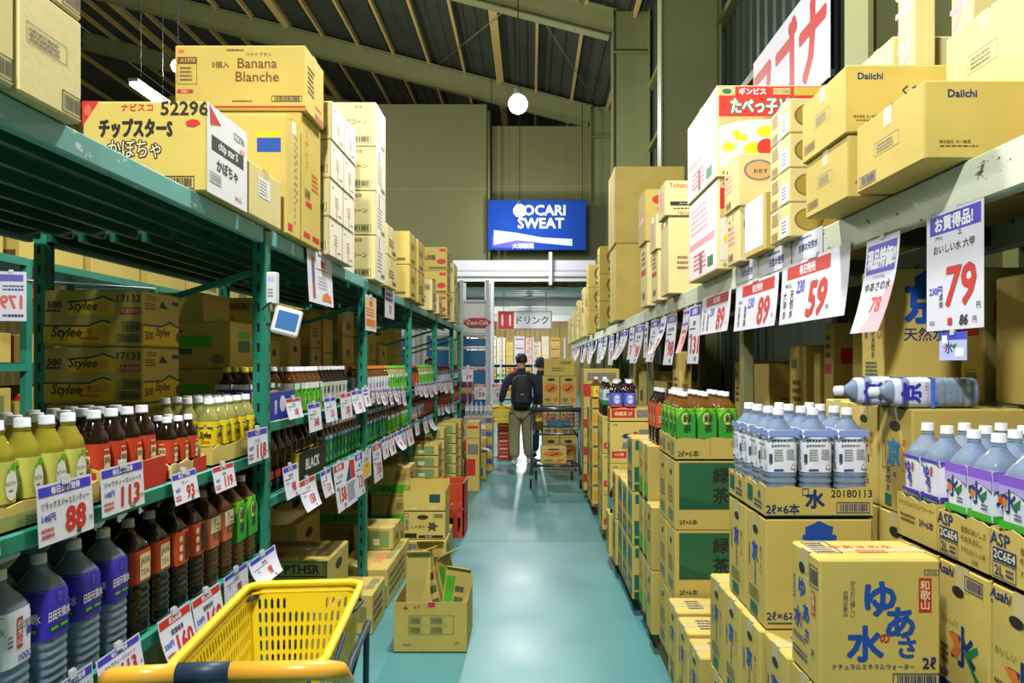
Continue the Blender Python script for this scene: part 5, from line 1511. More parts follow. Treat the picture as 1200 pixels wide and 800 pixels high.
CD = {
    'p88': price('毎日がお買得', 'リラックスジャスミンティー', '88', '96'), 'p113': price('毎日がお買得', 'ジャワティーストレート', '113', '123'), 'p93': price('毎日がお買得', 'ティー', '93', '101', '98円'),
    'p119': price('目玉商品', '天然水', '119', None, '158円', 'red'), 'p118': price('お買得', 'レモン', '118', '127', '158円'), 'p160': price('目玉商品', '健康緑茶', '160', None, '330円', 'red'),
    't98': price('お買得品', '日田天領水', '98', '105', '158円', style='tall'), 't131': price('お買得', '緑茶', '131', '141', '150円', style='tall'), 't340': price('特価', 'コーヒー', '340', None, '480円', 'violet', style='tall'),
    't158': price('毎日特売', 'ウーロン茶', '158', '170', '198円', 'red', style='tall'), 't59': price('目玉商品', '水 500ml', '59', None, '98円', 'red', style='tall'),
    'blank': [('l', .12, .55, .88, .9, 'violet', 2), ('t', '78', .55, .3, .3, 'red', .05, .7)],
    'poster': [('p', [(.16, .08), (.26, .08), (.27, .80), (.20, .92), (.15, .80)], '#a06048'), ('r', .17, .4, .26, .72, '#4a6aa0'), ('t', '爆安', .62, .80, .14, 'red', .05), ('l', .34, .66, .9, .70, 'red', 1), ('l', .4, .3, .8, .56, '#c8c8d8', 4), ('p', [(.52, .08), (.92, .08), (.88, .20), (.72, .27), (.56, .20)], 'orange')],
    'orangecard': [('r', .05, .1, .95, .94, '#f0c890'), ('t', '特売', .5, .78, .18, 'red', .06, .8), ('l', .1, .4, .9, .66, 'red', 3), ('r', .1, .14, .9, .34, 'orange')],
    'doc': [('l', .1, .1, .9, .5, 'navy', 7), ('p', [(.05, .55), (.5, .95), (.5, .55)], 'navy'), ('r', .52, .55, .92, .95, 'red')],
    'sale59': [('r', .10, .74, .76, .95, 'red'), ('t', '毎日特売', .43, .845, .15, 'white', .04, .6), ('t', 'MRI 2L', .13, .64, .07, 'black', .02), ('t', V('六甲の'), .08, .32, .46, 'black', .03), ('t', V('天然水'), .2, .32, .46, 'black', .03), ('t', '230', .34, .58, .2, 'violet', .04, .12, .2), ('t', '59', .6, .34, .52, 'red', .07, .34, .2), ('t', '円', .76, .16, .08, 'black', .02)],
    'sale89': [('r', .18, .72, .92, .95, 'red'), ('t', '毎日特売', .55, .835, .15, 'white', .04, .66), ('t', 'MRI 2L', .15, .62, .07, 'black', .02), ('t', V('天然水'), .12, .3, .44, 'black', .03), ('t', V('南阿蘇'), .28, .3, .44, 'black', .03), ('t', '230', .42, .55, .2, 'violet', .04, .14, .2), ('t', '89', .72, .34, .52, 'red', .06, .36, .1), ('t', '円', .92, .2, .08, 'black', .02)],
    'b79': [('r', .07, .82, .96, .98, 'violet'), ('t', 'お買得品!', .5, .90, .12, 'white', .05, .82), ('t', 'アサヒ', .24, .785, .035, 'black', .02), ('t', '2L', .62, .795, .04, 'black', .02), ('t', 'おいしい水 六甲', .5, .69, .075, 'black', .025, .9), ('t', '79', .62, .36, .32, 'red', .05, .5, .12), ('t', '230円', .18, .34, .07, 'violet', .03, .28), ('t', V('本体'), .28, .25, .12, 'black', .02), ('t', '円', .92, .18, .05, 'black', .02), ('t', '86', .68, .075, .08, 'black', .06, .3, .2), ('r', .40, .04, .48, .10, 'red'), ('t', '円', .86, .07, .05, 'black', .02), ('l', .06, .05, .18, .09, 'grey', 2)],
    'yuasa_card': [('p', [(.30, 0), (1, 0), (1, .52), (.74, .40)], 'pink'), ('r', .06, .64, .94, .94, 'violet'), ('t', '現品特価!!', .5, .79, .2, 'white', .05, .84), ('t', 'ドリンク 2L', .5, .60, .04, 'black', .02), ('t', 'ゆあさの水', .52, .50, .10, 'black', .04, .9), ('t', '78', .6, .3, .16, 'red', .06)],
    'beamlab': [('l', .2, .72, .7, .86, 'navy', 1), ('t', '天然水使用', .5, .42, .36, 'navy', .04, .9)],
    'beamlab2': [('l', .2, .82, .7, .9, 'navy', 1), ('t', '京都の天然水', .5, .55, .26, 'navy', .04, .9), ('l', .15, .08, .6, .18, 'navy', 1)],
    'mizupic': [('r', 0, 0, 1, 1, '#b8c4f4'), ('r', 0, .72, 1, 1, '#3c48c8'), ('r', .1, .62, .3, .9, 'white'), ('t', '水', .36, .46, .44, 'navy', .04), ('p', [(.1, .5), (.3, .5), (.26, .38)], 'orange'), ('p', [(.4, .5), (.66, .6), (.6, .4)], 'green'), ('r', .6, .12, .9, .44, 'white')],
    'mir179': [('r', .1, .80, .9, .94, '#6a66c0'), ('l', .1, .6, .9, .74, 'navy', 2), ('t', '179', .5, .38, .26, '#d86a60', .06, .7), ('l', .1, .06, .9, .16, 'navy', 1)],
    'round': [('e', .5, .32, .44, .26, 'yellow'), ('t', 'C1000', .5, .45, .1, 'red', .04, .7), ('l', .3, .6, .7, .75, 'grey', 2)],
}


def sheet_mesh(W, H, dn, curl, paper, mirror=False):
    k = (round(W, 2), round(H, 2), dn, round(curl, 2), paper.name, mirror)
    if k in CARD:
        return CARD[k]
    b = MB()
    b.add([(-W / 2, 0, -H), (W / 2, 0, -H), (W / 2, 0, 0), (-W / 2, 0, 0)], [(0, 1, 2, 3)], paper)
    b.add([(-W / 2, .0008, -H), (W / 2, .0008, -H), (W / 2, .0008, 0), (-W / 2, .0008, 0)], [(3, 2, 1, 0)], paper)
    if mirror:
        b.prints(CD[dn], (W / 2, 0, -H), (-1, 0, 0), (0, 0, 1), W, H, -.0006)
    else:
        b.prints(CD[dn], (-W / 2, 0, -H), (1, 0, 0), (0, 0, 1), W, H, .0006)
    if curl:
        # cut the sheet into strips so that it can bend, then curl it towards its foot
        import bmesh
        me = b.mesh('price_card')
        bm = bmesh.new(); bm.from_mesh(me)
        for i in range(1, 8):
            g = bm.verts[:] + bm.edges[:] + bm.faces[:]
            bmesh.ops.bisect_plane(bm, geom=g, plane_co=(0, 0, -H * i / 8), plane_no=(0, 0, 1))
        for v in bm.verts:
            t = -v.co.z / H
            k0 = min(7, max(0, int(t * 8 + 1e-4)))
            fr = t * 8 - k0
            t = (((k0 / 8) ** 2) * (1 - fr) + (((k0 + 1) / 8) ** 2) * fr) ** .5
            v.co.y -= curl * H * t * t
            v.co.z += abs(curl) * H * t * t * .35
            v.co.x *= 1 - .25 * t * t * min(1, abs(curl) * 3)
        bm.to_mesh(me); bm.free()
        CARD[k] = me
    else:
        CARD[k] = b.mesh('price_card')
    return CARD[k]


CLIPM = mat('clip', (210, 216, 220), rough=.3, spec=.6)


def card(label, p, W, H, dn, rz, tilt=0.0, curl=0.0, group='price cards along the green rack', name='price_card', cat='price card', paper=None, mirror=False, clip=True):
    o = tag(link(sheet_mesh(W, H, dn, curl, paper or PAPER, mirror), name, None, p), label, cat, group)
    o.rotation_euler = (tilt, 0, rz)
    if clip:
        k = ('clip', round(W, 2))
        if k not in CARD:
            b = MB()
            b.box(-W * .07, W * .07, -.0035, -.0015, -.008, .010, CLIPM)
            b.box(-W * .07, W * .07, .0012, .0030, -.006, .012, CLIPM)
            CARD[k] = b.mesh('clip')
        link(CARD[k], 'clip', o)
    return o


def left_card(label, xa, xb, yt, yb, dn, X=-.992, tilt=0.0, curl=0.0, rz=90, **kw):
    Ya, Yb = FPX * -X / (VPX - xa), FPX * -X / (VPX - xb)
    Y = (Ya + Yb) / 2
    zt, zb = EYE - (yt - VPY) * Y / FPX, EYE - (yb - VPY) * Y / FPX
    return card(label, (X, Y, zt), Yb - Ya, zt - zb, dn, R(rz), tilt, curl, **kw)


# first bay of the green rack, cards on the two shelf edges
L = [(42, 107, 562, 630, 'p88', 0, 'wide price card under the jasmine tea, price eighty-eight'), (117, 167, 544, 598, 'p113', 0, 'wide price card under the dark tea, price one hundred thirteen'),
     (200, 229, 552, 588, 'p93', .02, 'small price card under the short tea bottles'), (248, 273, 544, 574, 'p119', .03, 'red-headed price card under the empty case front'),
     (289, 313, 502, 540, 'p118', 0, 'price card on the lemon drink case beside the upright'), (-60, -3, 590, 660, 'p88', 0, 'price card cut by the frame edge on the upper shelf'),
     (184, 222, 716, 774, 'p160', .12, 'price card with curled foot under the large oolong bottles'), (224, 257, 692, 742, 'p160', .04, 'red-headed price card on the low shelf behind the basket'),
     (262, 290, 667, 698, 't98', 0, 'price card on the low shelf, second from the upright'), (291, 322, 648, 682, 't98', .25, 'curling price card on the low shelf beside the upright'),
     (112, 163, 757, 800, 'p113', .05, 'price card under the purple-label water on the low shelf'), (60, 108, 790, 850, 'p88', 0, 'price card under the first purple-label water bottle')]
for xa, xb, yt, yb, dn, cu, lb in L:
    left_card(lb, xa, xb, yt, yb, dn, tilt=R(-8 if cu else -3), curl=cu)
L = [(334, 352, 466, 491, 't158', .1), (360, 375, 472, 505, 't340', 0), (379, 393, 465, 494, 't131', .03), (398, 411, 460, 490, 't158', 0), (411, 424, 457, 485, 't131', .12), (424, 432, 453, 477, 'blank', .1)]
for i, (xa, xb, yt, yb, dn, cu) in enumerate(L):
    left_card('price card on the upper shelf of the second bay, %s from the thick upright' % ORD[i], xa, xb, yt, yb, dn, X=-.985, tilt=R(-5), curl=cu)
L = [(331, 348, 545, 583, 't98', .05), (349, 369, 560, 598, 't158', .18), (375, 387, 550, 582, 't131', .1), (390, 403, 542, 598, 't158', .03), (403, 415, 537, 590, 'doc', 0), (415, 424, 530, 580, 't131', 0)]
for i, (xa, xb, yt, yb, dn, cu) in enumerate(L):
    left_card('price card on the lower shelf of the second bay, %s from the thick upright' % ORD[i], xa, xb, yt, yb, dn, X=-.985, tilt=R(-5), curl=cu)
o = left_card('round-footed lemon drink card on the second thin upright', 424, 435, 527, 560, 'round', X=-.975, name='shelf_sign', cat='sign')
left_card('tall price card just past the round lemon card', 436, 446, 519, 563, 't158', X=-.985, tilt=R(-4))
for b_, (xs, yt0, yb0) in enumerate((((437, 442, 447, 452, 457, 462, 467, 472), 457, 473), ((488, 492, 496, 500, 504, 508), 450, 464), ((512, 516, 520, 524, 528), 447, 459))):
    for i, x in enumerate(xs):
        left_card('small price card on the upper shelf of the %s bay, %s from its thin upright' % (ORD[b_ + 2], ORD[i]), x - 2.2, x + 1.8, yt0 - i * .5, yb0 + (i * 7 % 5) - 1, ('t131', 't158', 't98')[i % 3], X=-.985, tilt=R(-4), curl=(0, .1, .2)[i % 3])
for b_, (xs, yt0, yb0, dy) in enumerate((((450.5, 458, 465, 471.5, 479), 513, 537, 3.4), ((488, 498, 504), 492, 510, 1.8), ((514, 518, 522, 526, 530), 476, 487, .8))):
    for i, x in enumerate(xs):
        left_card('price card on the lower shelf of the %s bay, %s from its thin upright' % (ORD[b_ + 2], ORD[i]), x - 3.6 + b_, x + 3.4 - b_, yt0 - i * dy, yb0 - i * dy * 1.1, ('t131', 't158', 't98')[i % 3], X=-.985, tilt=R(-4), curl=(.05, .1, .35)[i % 3])
# papers hanging from the teal beam
left_card('white poster with a slim figure and orange wedge hanging from the teal beam', 359, 388, 297, 357, 'poster', X=-.99, tilt=R(-3), name='hanging_poster', cat='poster', group=None)
left_card('orange sale card hanging from the teal beam at the second upright', 428, 441, 347, 388, 'orangecard', X=-.985, group=None)
left_card('white card with small print hanging from the teal beam', 451, 462, 339, 373, 'blank', X=-.985, group=None)

# pale beam across the aisle
GP = 'price cards along the pale beam'


def right_card(label, xa, xb, yt, yb, dn, X=1.192, tilt=0.0, curl=0.0, rz=-90, **kw):
    Ya, Yb = FPX * X / (xa - VPX), FPX * X / (xb - VPX)
    Y = (Ya + Yb) / 2
    zt, zb = EYE - (yt - VPY) * Y / FPX, EYE - (yb - VPY) * Y / FPX
    kw.setdefault('group', GP)
    return card(label, (X, Y, zt), Ya - Yb, zt - zb, dn, R(rz), tilt, curl, **kw)


PINKP = mat('paper_pink', (240, 190, 196), rough=.6)
right_card('large white price card with violet heading, price seventy-nine', 1086, 1153, 244, 386, 'b79')
right_card('small picture card taped under the seventy-nine card', 1101, 1133, 389, 422, 'mizupic', name='picture_card', cat='card')
right_card('twisted price card with violet heading and pink back', 1016, 1055, 277, 397, 'yuasa_card', curl=.16, tilt=R(-2))
right_card('wide sale banner card with red heading, price fifty-nine', 917, 997, 300, 377, 'sale59', tilt=R(-2), curl=.04)
right_card('wide sale banner card with red heading, price eighty-nine', 863, 913, 328, 386, 'sale89', tilt=R(-2), curl=.04)
right_card('wide sale banner card next beyond the eighty-nine one', 823, 857, 344, 391, 'sale89', tilt=R(-2), curl=.05)
for i, (x, w_) in enumerate(((815, 5), (805, 5), (788, 4), (778, 3.6), (768, 3.4), (758, 3.2), (750, 3), (741, 3), (732, 2.8), (724, 2.4), (717, 2.2), (710, 2), (704, 1.7), (699, 1.5), (694, 1.3), (690, 1.2), (686, 1.1), (682, 1), (678.5, .9), (675, .8), (672, .7), (669, .6))):
    Yc = FPX * 1.192 / (x - VPX)
    right_card('long narrow price card under the pale beam, %s past the wide sale banners' % ORD[i], x - w_, x + w_, VPY - .420 * FPX / Yc, VPY - (.420 - (.42, .36, .44, .38)[i % 4]) * FPX / Yc, ('blank', 't131', 'yuasa_card' if i == 1 else 'blank', 't98')[(i + 1) % 4 if i != 1 else 2], tilt=R(-3), curl=(0, .14, .05, .3, .1)[i % 5],
               paper=PINKP if i == 1 else PAPER, rz=-90 + ((4, -3, 5, 0) if i < 10 else (3, -2, 2, 0))[i % 4])
for i, (xa, xb, yt, yb, dn) in enumerate(((931, 964, 272, 307, 'beamlab2'), (894, 927, 290, 317, 'beamlab'), (863, 888, 305, 328, 'beamlab'))):
    right_card('small white label stuck on the pale beam, %s from the aisle mouth' % ORD[i], xa, xb, yt, yb, dn, X=1.1975, name='beam_label', cat='label', clip=False)
o = card('small yellow and red tag on the pale beam', (1.1975, 6.0, 2.05), .1, .16, 'orangecard', R(-90), group=None, clip=False)

# cards on stands at the aisle end
for i, (px, py0, py1, Y, ww) in enumerate(((563, 450, 468, 11.95, .2), (583.5, 450, 468, 11.7, .2), (548, 430, 447, 10.52, .16))):
    zt, zb = EYE - (py0 - VPY) * Y / FPX, EYE - (py1 - VPY) * Y / FPX
    x = (px - VPX) * Y / FPX
    o = card('fifty-nine price card on a stand, %s' % ('beside the purple cases', 'above the red drink cases', 'at the far upright of the green rack')[i], (x, Y, zt), ww, zt - zb, 't59', 0, group='fifty-nine cards at the aisle end', clip=False)
    m = MB(); m.tube([(0, .006, -.02), (0, .006, -zt + .002)], .006, STEEL, 6); m.box(-.09, .09, -.05, .06, -zt + .001, -zt + .012, STEEL); m.build('stand', o)

# ---- banners and hanging signs
BLUEB = mat('banner_blue', (22, 62, 150), rough=.85, spec=.2, noise=.05, nscale=1)
m = MB()
m.box(-1.31, 1.69, 22.2, 22.22, 4.98, 6.5, BLUEB)
m.prints([('p', [(.04, .05), (.45, .05), (.45, .16), (.04, .30)], '#4a38d0'), ('p', [(.06, .10), (.30, .20), (.55, .14), (.86, .08), (.86, .22), (.55, .25), (.30, .34), (.06, .40)], 'paleblue'), ('t', 'POCARI', .54, .80, .20, '#d8dce6', .06, .6), ('t', 'SWEAT', .54, .54, .20, '#d8dce6', .06, .56), ('t', '大塚製薬', .36, .08, .10, 'white', .03)],
         (-1.31, 22.2, 4.98), (1, 0, 0), (0, 0, 1), 3.0, 1.52, .003)
bn = tag(m.build('banner'), 'wide blue drink banner with pale capitals and white sweep', 'banner')
m = MB()
m.tube([(-1.34, 22.24, 6.5), (1.72, 22.24, 6.5)], .025, STEEL, 8)
m.build('hanging_rod', bn)
for x in (-1.2, 1.58):
    m = MB(); m.tube([(x, 22.24, 6.45), (x, 22.24, zr(x) - .01)], .01, RUBBER, 6); m.build('hanging_cord', bn)
m = MB()
m.box(2.60, 2.62, 6.34, 8.47, 4.0, 5.0, PAPER)
m.prints([('t', 'ワゴナ', .5, .54, .74, 'red', .06, .94)], (2.60, 8.47, 4.0), (0, -1, 0), (0, 0, 1), 2.13, 1.0, .002)
bn = tag(m.build('banner'), 'white wall banner with huge red characters', 'banner')
for y in (6.5, 8.3):
    for z in (4.1, 4.9):
        m = MB(); m.box(2.62, 2.72, y - .02, y + .02, z - .03, z + .03, STEEL); m.build('banner_bracket', bn)
SIGNW = mat('sign_white', (240, 240, 244), rough=.4)
m = MB()
Ys = 23.6
x0, _, z1 = at(583, 364, Ys)
x1, _, z0 = at(647, 386, Ys)
m.box(x0, x1, Ys, Ys + .06, z0, z1, SIGNW, .015)
m.prints([('r', .02, .06, .30, .94, 'red'), ('t', '11', .16, .5, .56, 'white', .02), ('t', 'ドリンク', .64, .5, .40, '#505088', .03, .58), ('o', .012, .03, .988, .97, 'red', .02)], (x0, Ys, z0), (1, 0, 0), (0, 0, 1), x1 - x0, z1 - z0, .003)
sg = tag(m.build('aisle_sign'), 'hanging white aisle sign with red eleven square', 'sign')
m = MB()
for x in (x0 + .2, x1 - .2):
    m = MB(); m.tube([(x, Ys + .03, z1), (x, Ys + .03, 3.94)], .012, STEEL, 6); m.build('hanging_rod', sg)

# little blue-screen player clamped to the thick upright, and the box above it
PLASW = mat('plastic_white', (232, 234, 238), rough=.35)
SCREEN = mat('screen_blue', (60, 105, 160), rough=.2, emit=.35)
cx, cy, cz = at(336, 377, 2.62)
t = tag(empty('display_player', (cx, cy, cz)), 'small white display with a blue screen clamped to the thick upright', 'display')
t.rotation_euler = (R(-12), R(14), R(22))
m = MB(); m.box(-.048, .048, -.012, .012, -.05, .05, PLASW, .006); m.build('case', t)
m = MB(); m.box(-.036, .036, -.0140, -.0118, -.034, .034, SCREEN, .001); m.build('screen', t)
m = MB(); m.tube([(-.03, .012, .045), (-.07, .05, .07), (-.09, .10, .05)], .003, RUBBER, 6); m.tube([(0, .01, 0), (-.06, .10, .0)], .008, STEEL, 6); m.build('bracket', t)
m = MB()
x0, _, z1 = at(316, 320, 2.72); x1, _, z0 = at(328, 357, 2.72)
m.box(x0, x1, 2.68, 2.715, z0, z1, PLASW, .004)
m.prints([('l', .2, .2, .8, .5, 'grey', 3), ('r', .2, .7, .8, .85, 'paleblue')], (x0, 2.68, z0), (1, 0, 0), (0, 0, 1), x1 - x0, z1 - z0)
tag(m.build('speaker_box'), 'slim white box fixed to the thick upright above the blue display', 'box')

# white display ladder with blue boards and a red drinks badge at the aisle end
BOARD = mat('board_blue', (12, 104, 160), rough=.45)
def ladder(label, off):
    t = tag(empty('display_shelf', (0, 0, 0)), label, 'display shelf')
    Yd = 13.0
    xa, xb = (541 - VPX) * Yd / FPX + off, (571 - VPX) * Yd / FPX + off
    for x in (xa, xb):
        m = MB(); m.box(x - .03, x + .03, Yd - .03, Yd + .03, 0, 3.0, WHITEST, .005); m.build('upright', t)
        m = MB(); m.box(x - .03, x + .03, Yd + .5, Yd + .56, 0, 3.0, WHITEST, .005); m.build('upright', t)
    for z, nm in ((.5, 'blue'), (1.0, 'blue'), (1.43, 'blue'), (1.78, 'blue'), (2.02, 'white'), (2.3, 'white'), (2.62, 'white')):
        m = MB(); m.box(xa + .03, xb - .03, Yd - .02, Yd + .02, z - .02, z + .02, WHITEST, .003); m.box(xa + .03, xb - .03, Yd + .02, Yd + .52, z - .012, z + .01, WHITEST); m.build('shelf_rail', t)
    for z0, z1 in ((.54, .96), (1.04, 1.39), (1.47, 1.74), (1.81, 1.95)):
        m = MB(); m.box(xa + .03, xb - .03, Yd + .03, Yd + .05, z0, z1, BOARD); m.build('back_board', t)
    m = MB(); m.box(xa + .03, xb - .03, Yd + .03, Yd + .05, 2.05, 2.58, SIGNW); m.build('white_board', t)
    return t, xa, xb, Yd


ladder('white ladder shelf with blue boards seen through the rack behind the first one', -.66)
ladder('white ladder shelf with blue boards deepest behind the green rack', -1.32)
t, xa, xb, Yd = ladder('tall white ladder shelf with blue boards and a red badge', 0)
m = MB()
cz = 2.235
pts = []
for k in range(20):
    a = 2 * math.pi * k / 20
    pts.append((math.cos(a) * .24 * (1 + .05 * math.cos(6 * a)), math.sin(a) * .085 * (1 + .1 * math.cos(6 * a))))
cxx = (xa + xb) / 2 + .06
for yy, rev in ((Yd - .05, False), (Yd - .03, True)):
    f_ = [(cxx + x, yy, cz + z) for x, z in pts]
    m.poly(list(reversed(f_)) if rev else f_, ink('red'))
n_ = len(pts)
m.add([(cxx + x, Yd - .05, cz + z) for x, z in pts] + [(cxx + x, Yd - .03, cz + z) for x, z in pts], [(k, n_ + k, n_ + (k + 1) % n_, (k + 1) % n_) for k in range(n_)], ink('red'))
m.prints([('t', 'Coca-Cola', .5, .5, .42, 'white', .03, .8, .2)], (cxx - .24, Yd - .05, cz - .09), (1, 0, 0), (0, 0, 1), .48, .18, .002)
m.build('badge', t)
# ------------------------------------------------------------------ shopping basket and its trolley
YEL = mat('basket_yellow', (248, 214, 38), rough=.35, noise=.02)
ORG = mat('handle_orange', (244, 178, 58), rough=.3)
GRIP = mat('grip_navy', (44, 58, 78), rough=.45)


def slotted(mb, p00, p10, p11, p01, nx, ny, hx, hy, material, skip=None, margin=(.06, .08, .06, .16)):
    """wall between four corners with rows of rounded upright slots; margins are shares of the wall: left, foot, right, head"""
    P = [Vector(p) for p in (p00, p10, p11, p01)]

    def W(u, v):
        return P[0] * ((1 - u) * (1 - v)) + P[1] * (u * (1 - v)) + P[2] * (u * v) + P[3] * ((1 - u) * v)
    ml, mf, mr, mh = margin
    us = [0, ml] + [ml + (1 - ml - mr) * i / nx for i in range(1, nx)] + [1 - mr, 1]
    vs_ = [0, mf] + [mf + (1 - mf - mh) * j / ny for j in range(1, ny)] + [1 - mh, 1]
    for i in range(len(us) - 1):
        for j in range(len(vs_) - 1):
            u0, u1, v0, v1 = us[i], us[i + 1], vs_[j], vs_[j + 1]
            if i in (0, len(us) - 2) or j in (0, len(vs_) - 2) or (skip and skip(i - 1, j - 1)):
                mb.add([W(u0, v0), W(u1, v0), W(u1, v1), W(u0, v1)], [(0, 1, 2, 3)], material)
                continue
            du, dv = (u1 - u0), (v1 - v0)
            a0, a1 = u0 + du * (1 - hx) / 2, u1 - du * (1 - hx) / 2
            b0, b1 = v0 + dv * (1 - hy) / 2, v1 - dv * (1 - hy) / 2
            c = dv * hy * .18
            am = (a0 + a1) / 2
            inner = [(a0, b0 + c), (am, b0), (a1, b0 + c), (a1, b1 - c), (am, b1), (a0, b1 - c)]
            outer = [(u0, v0), ((u0 + u1) / 2, v0), (u1, v0), (u1, v1), ((u0 + u1) / 2, v1), (u0, v1)]
            pts = [W(*q) for q in outer] + [W(*q) for q in inner]
            mb.add(pts, [(k, (k + 1) % 6, (k + 1) % 6 + 6, k + 6) for k in range(6)], material)


def basket(label, loc, rz, L, Wd, H, material, detail=True):
    root = tag(empty('shopping_basket', loc, rz), label, 'basket')
    w, l = Wd / 2, L / 2
    k = .84
    c = lambda s, e, f_, z: (s * w * f_, e * l * f_, z)
    t = {1: c(-1, -1, 1, 0), 2: c(1, -1, 1, 0), 3: c(1, 1, 1, 0), 4: c(-1, 1, 1, 0)}
    b = {1: c(-1, -1, k, -H), 2: c(1, -1, k, -H), 3: c(1, 1, k, -H), 4: c(-1, 1, k, -H)}
    n1, n2, ny = (16, 26, 5) if detail else (6, 8, 3)
    for (a, d, n, hole) in ((1, 2, n1, 1), (2, 3, n2, 0), (3, 4, n1, 1), (4, 1, n2, 0)):
        m = MB()
        sk = (lambda i, j: j == ny - 1 and n * .30 < i < n * .68) if hole else None
        slotted(m, b[a], b[d], t[d], t[a], n, ny, .46, .86, material, sk, (.05, .05, .05, .15))
        o = m.build('basket_wall', root)
        md = o.modifiers.new('t', 'SOLIDIFY'); md.thickness = .004; md.offset = 0
    m = MB()
    slotted(m, b[1], b[2], b[3], b[4], 8 if detail else 4, 12 if detail else 4, .6, .7, material, None, (.08, .06, .08, .06))
    o = m.build('basket_floor', root)
    md = o.modifiers.new('t', 'SOLIDIFY'); md.thickness = .004; md.offset = 0
    m = MB()
    path = []
    r = .045
    for sx, sy, a0 in ((1, 1, 0), (-1, 1, 90), (-1, -1, 180), (1, -1, 270)):
        for q in range(6):
            a = R(a0 + 18 * q)
            path.append((sx * (w - r) + r * math.cos(a), sy * (l - r) + r * math.sin(a), 0))
    m.tube(path, .011, material, 8, closed=True)
    m.tube([(x * .985, y * .985, -.022) for x, y, z in path], .005, material, 6, closed=True)
    m.build('basket_rim', root)
    m = MB()
    for s in (-1, 1):
        y0 = s * l * .12
        m.tube([(-w, y0, -.005), (-w - .012, y0 + s * l * .2, -.012), (-w - .012, s * l * .72, -.03), (-w * .8, s * l * 1.02, -.035), (w * .8, s * l * 1.02, -.035), (w + .012, s * l * .72, -.03), (w + .012, y0 + s * l * .2, -.012), (w, y0, -.005)], .005, GRIP, 6)
    m.build('carry_handle', root)
    return root


BX, BY, BRZ = -.637, 1.845, R(5)
basket('empty yellow shopping basket riding on the trolley with the orange handle', (BX, BY, .85), BRZ, .61, .325, .235, YEL)

tr = tag(empty('shopping_trolley', (BX, BY, 0), BRZ), 'trolley with orange and navy push handle carrying the yellow basket', 'trolley')
m = MB()
hy = -.435
m.tube([(-.225, hy + .07, .84), (-.222, hy + .02, .885), (-.205, hy, .897), (-.08, hy, .90)], .0195, ORG, 14)
m.tube([(.01, hy, .90), (.195, hy, .897), (.217, hy + .02, .885), (.222, hy + .07, .84)], .0195, ORG, 14)
m.build('push_handle', tr)
m = MB(); m.tube([(-.085, hy, .90), (.015, hy, .90)], .0205, GRIP, 14); m.build('hand_grip', tr)
STEELB = mat('trolley_tube', (60, 78, 96), rough=.35, metal=.5)
for s in (-1, 1):
    m = MB()
    m.tube([(s * .222, hy + .06, .85), (s * .205, hy + .14, .80), (s * .192, -.1, .775), (s * .185, .27, .74), (s * .175, .30, .70), (s * .17, .28, .14)], .0095, STEELB, 8)
    m.tube([(s * .205, hy + .14, .80), (s * .215, hy + .08, .40), (s * .215, hy + .10, .14)], .0095, STEELB, 8)
    m.tube([(s * .215, hy + .10, .16), (s * .17, .28, .16)], .0085, STEELB, 8)
    m.build('side_frame', tr)
m = MB()
for y, w_ in ((hy + .10, .215), (-.1, .195), (.28, .17)):
    m.tube([(-w_, y, .16), (w_, y, .16)], .007, STEELB, 6)
for y, w_, z in ((-.2, .197, .60), (.25, .178, .60)):
    m.tube([(-w_ , y, z + .18 if y < 0 else z + .14), (-w_ * .8, y, z), (w_ * .8, y, z), (w_, y, z + .18 if y < 0 else z + .14)], .007, STEELB, 6)
m.build('cross_bar', tr)


def wheel(parent, x, y, r=.045):
    m = MB()
    vs, fs = [], []
    n = 18
    for px, rr in ((-.012, r * .6), (-.012, r * .94), (-.006, r), (.006, r), (.012, r * .94), (.012, r * .6)):
        for k in range(n):
            a = 2 * math.pi * k / n
            vs.append((x + px, y + rr * math.cos(a), r + rr * math.sin(a)))
    for j in range(5):
        for k in range(n):
            fs.append((j * n + k, j * n + (k + 1) % n, (j + 1) * n + (k + 1) % n, (j + 1) * n + k))
    fs += [tuple(range(n - 1, -1, -1)), tuple(range(5 * n, 6 * n))]
    m.add(vs, fs, RUBBER, True)
    w_ = m.build('wheel', parent)
    m = MB()
    m.box(x - .019, x - .014, y - .015, y + .015, r - .01, r * 2 + .03, STEEL)
    m.box(x + .014, x + .019, y - .015, y + .015, r - .01, r * 2 + .03, STEEL)
    m.box(x - .019, x + .019, y - .018, y + .018, r * 2 + .02, r * 2 + .05, STEEL)
    m.tube([(x - .021, y, r), (x + .021, y, r)], .006, STEEL, 8)
    m.build('caster', w_)


for x, y in ((-.215, hy + .10), (.215, hy + .10), (-.17, .28), (.17, .28)):
    wheel(tr, x, y)

# ------------------------------------------------------------------ big steel trolley waiting in the aisle
TX, TY = .30, 8.75
tr2 = tag(empty('shopping_trolley', (TX, TY, 0)), 'tall grey wire trolley parked in the middle of the aisle', 'trolley')
for s in (-1, 1):
    m = MB()
    m.tube([(s * .285, .0, .955), (s * .285, .0, .30), (s * .30, -.02, .13)], .018, CHROME, 8)
    m.tube([(s * .285, .0, .27), (s * .24, .62, .25), (s * .23, .64, .13)], .016, CHROME, 8)
    m.tube([(s * .285, .0, .60), (s * .25, .60, .64), (s * .25, .62, .93)], .014, CHROME, 8)
    m.build('side_frame', tr2)
m = MB()
m.tube([(-.30, -.04, .955), (.30, -.04, .955)], .022, CHROME, 10)
for s in (-1, 1):
    m.tube([(s * .30, -.04, .955), (s * .285, 0, .94)], .018, CHROME, 8)
m.build('push_handle', tr2)
m = MB()
m.tube([(-.27, 0, .93), (.27, 0, .93), (.25, .64, .95), (-.25, .64, .95)], .012, CHROME, 8, closed=True)
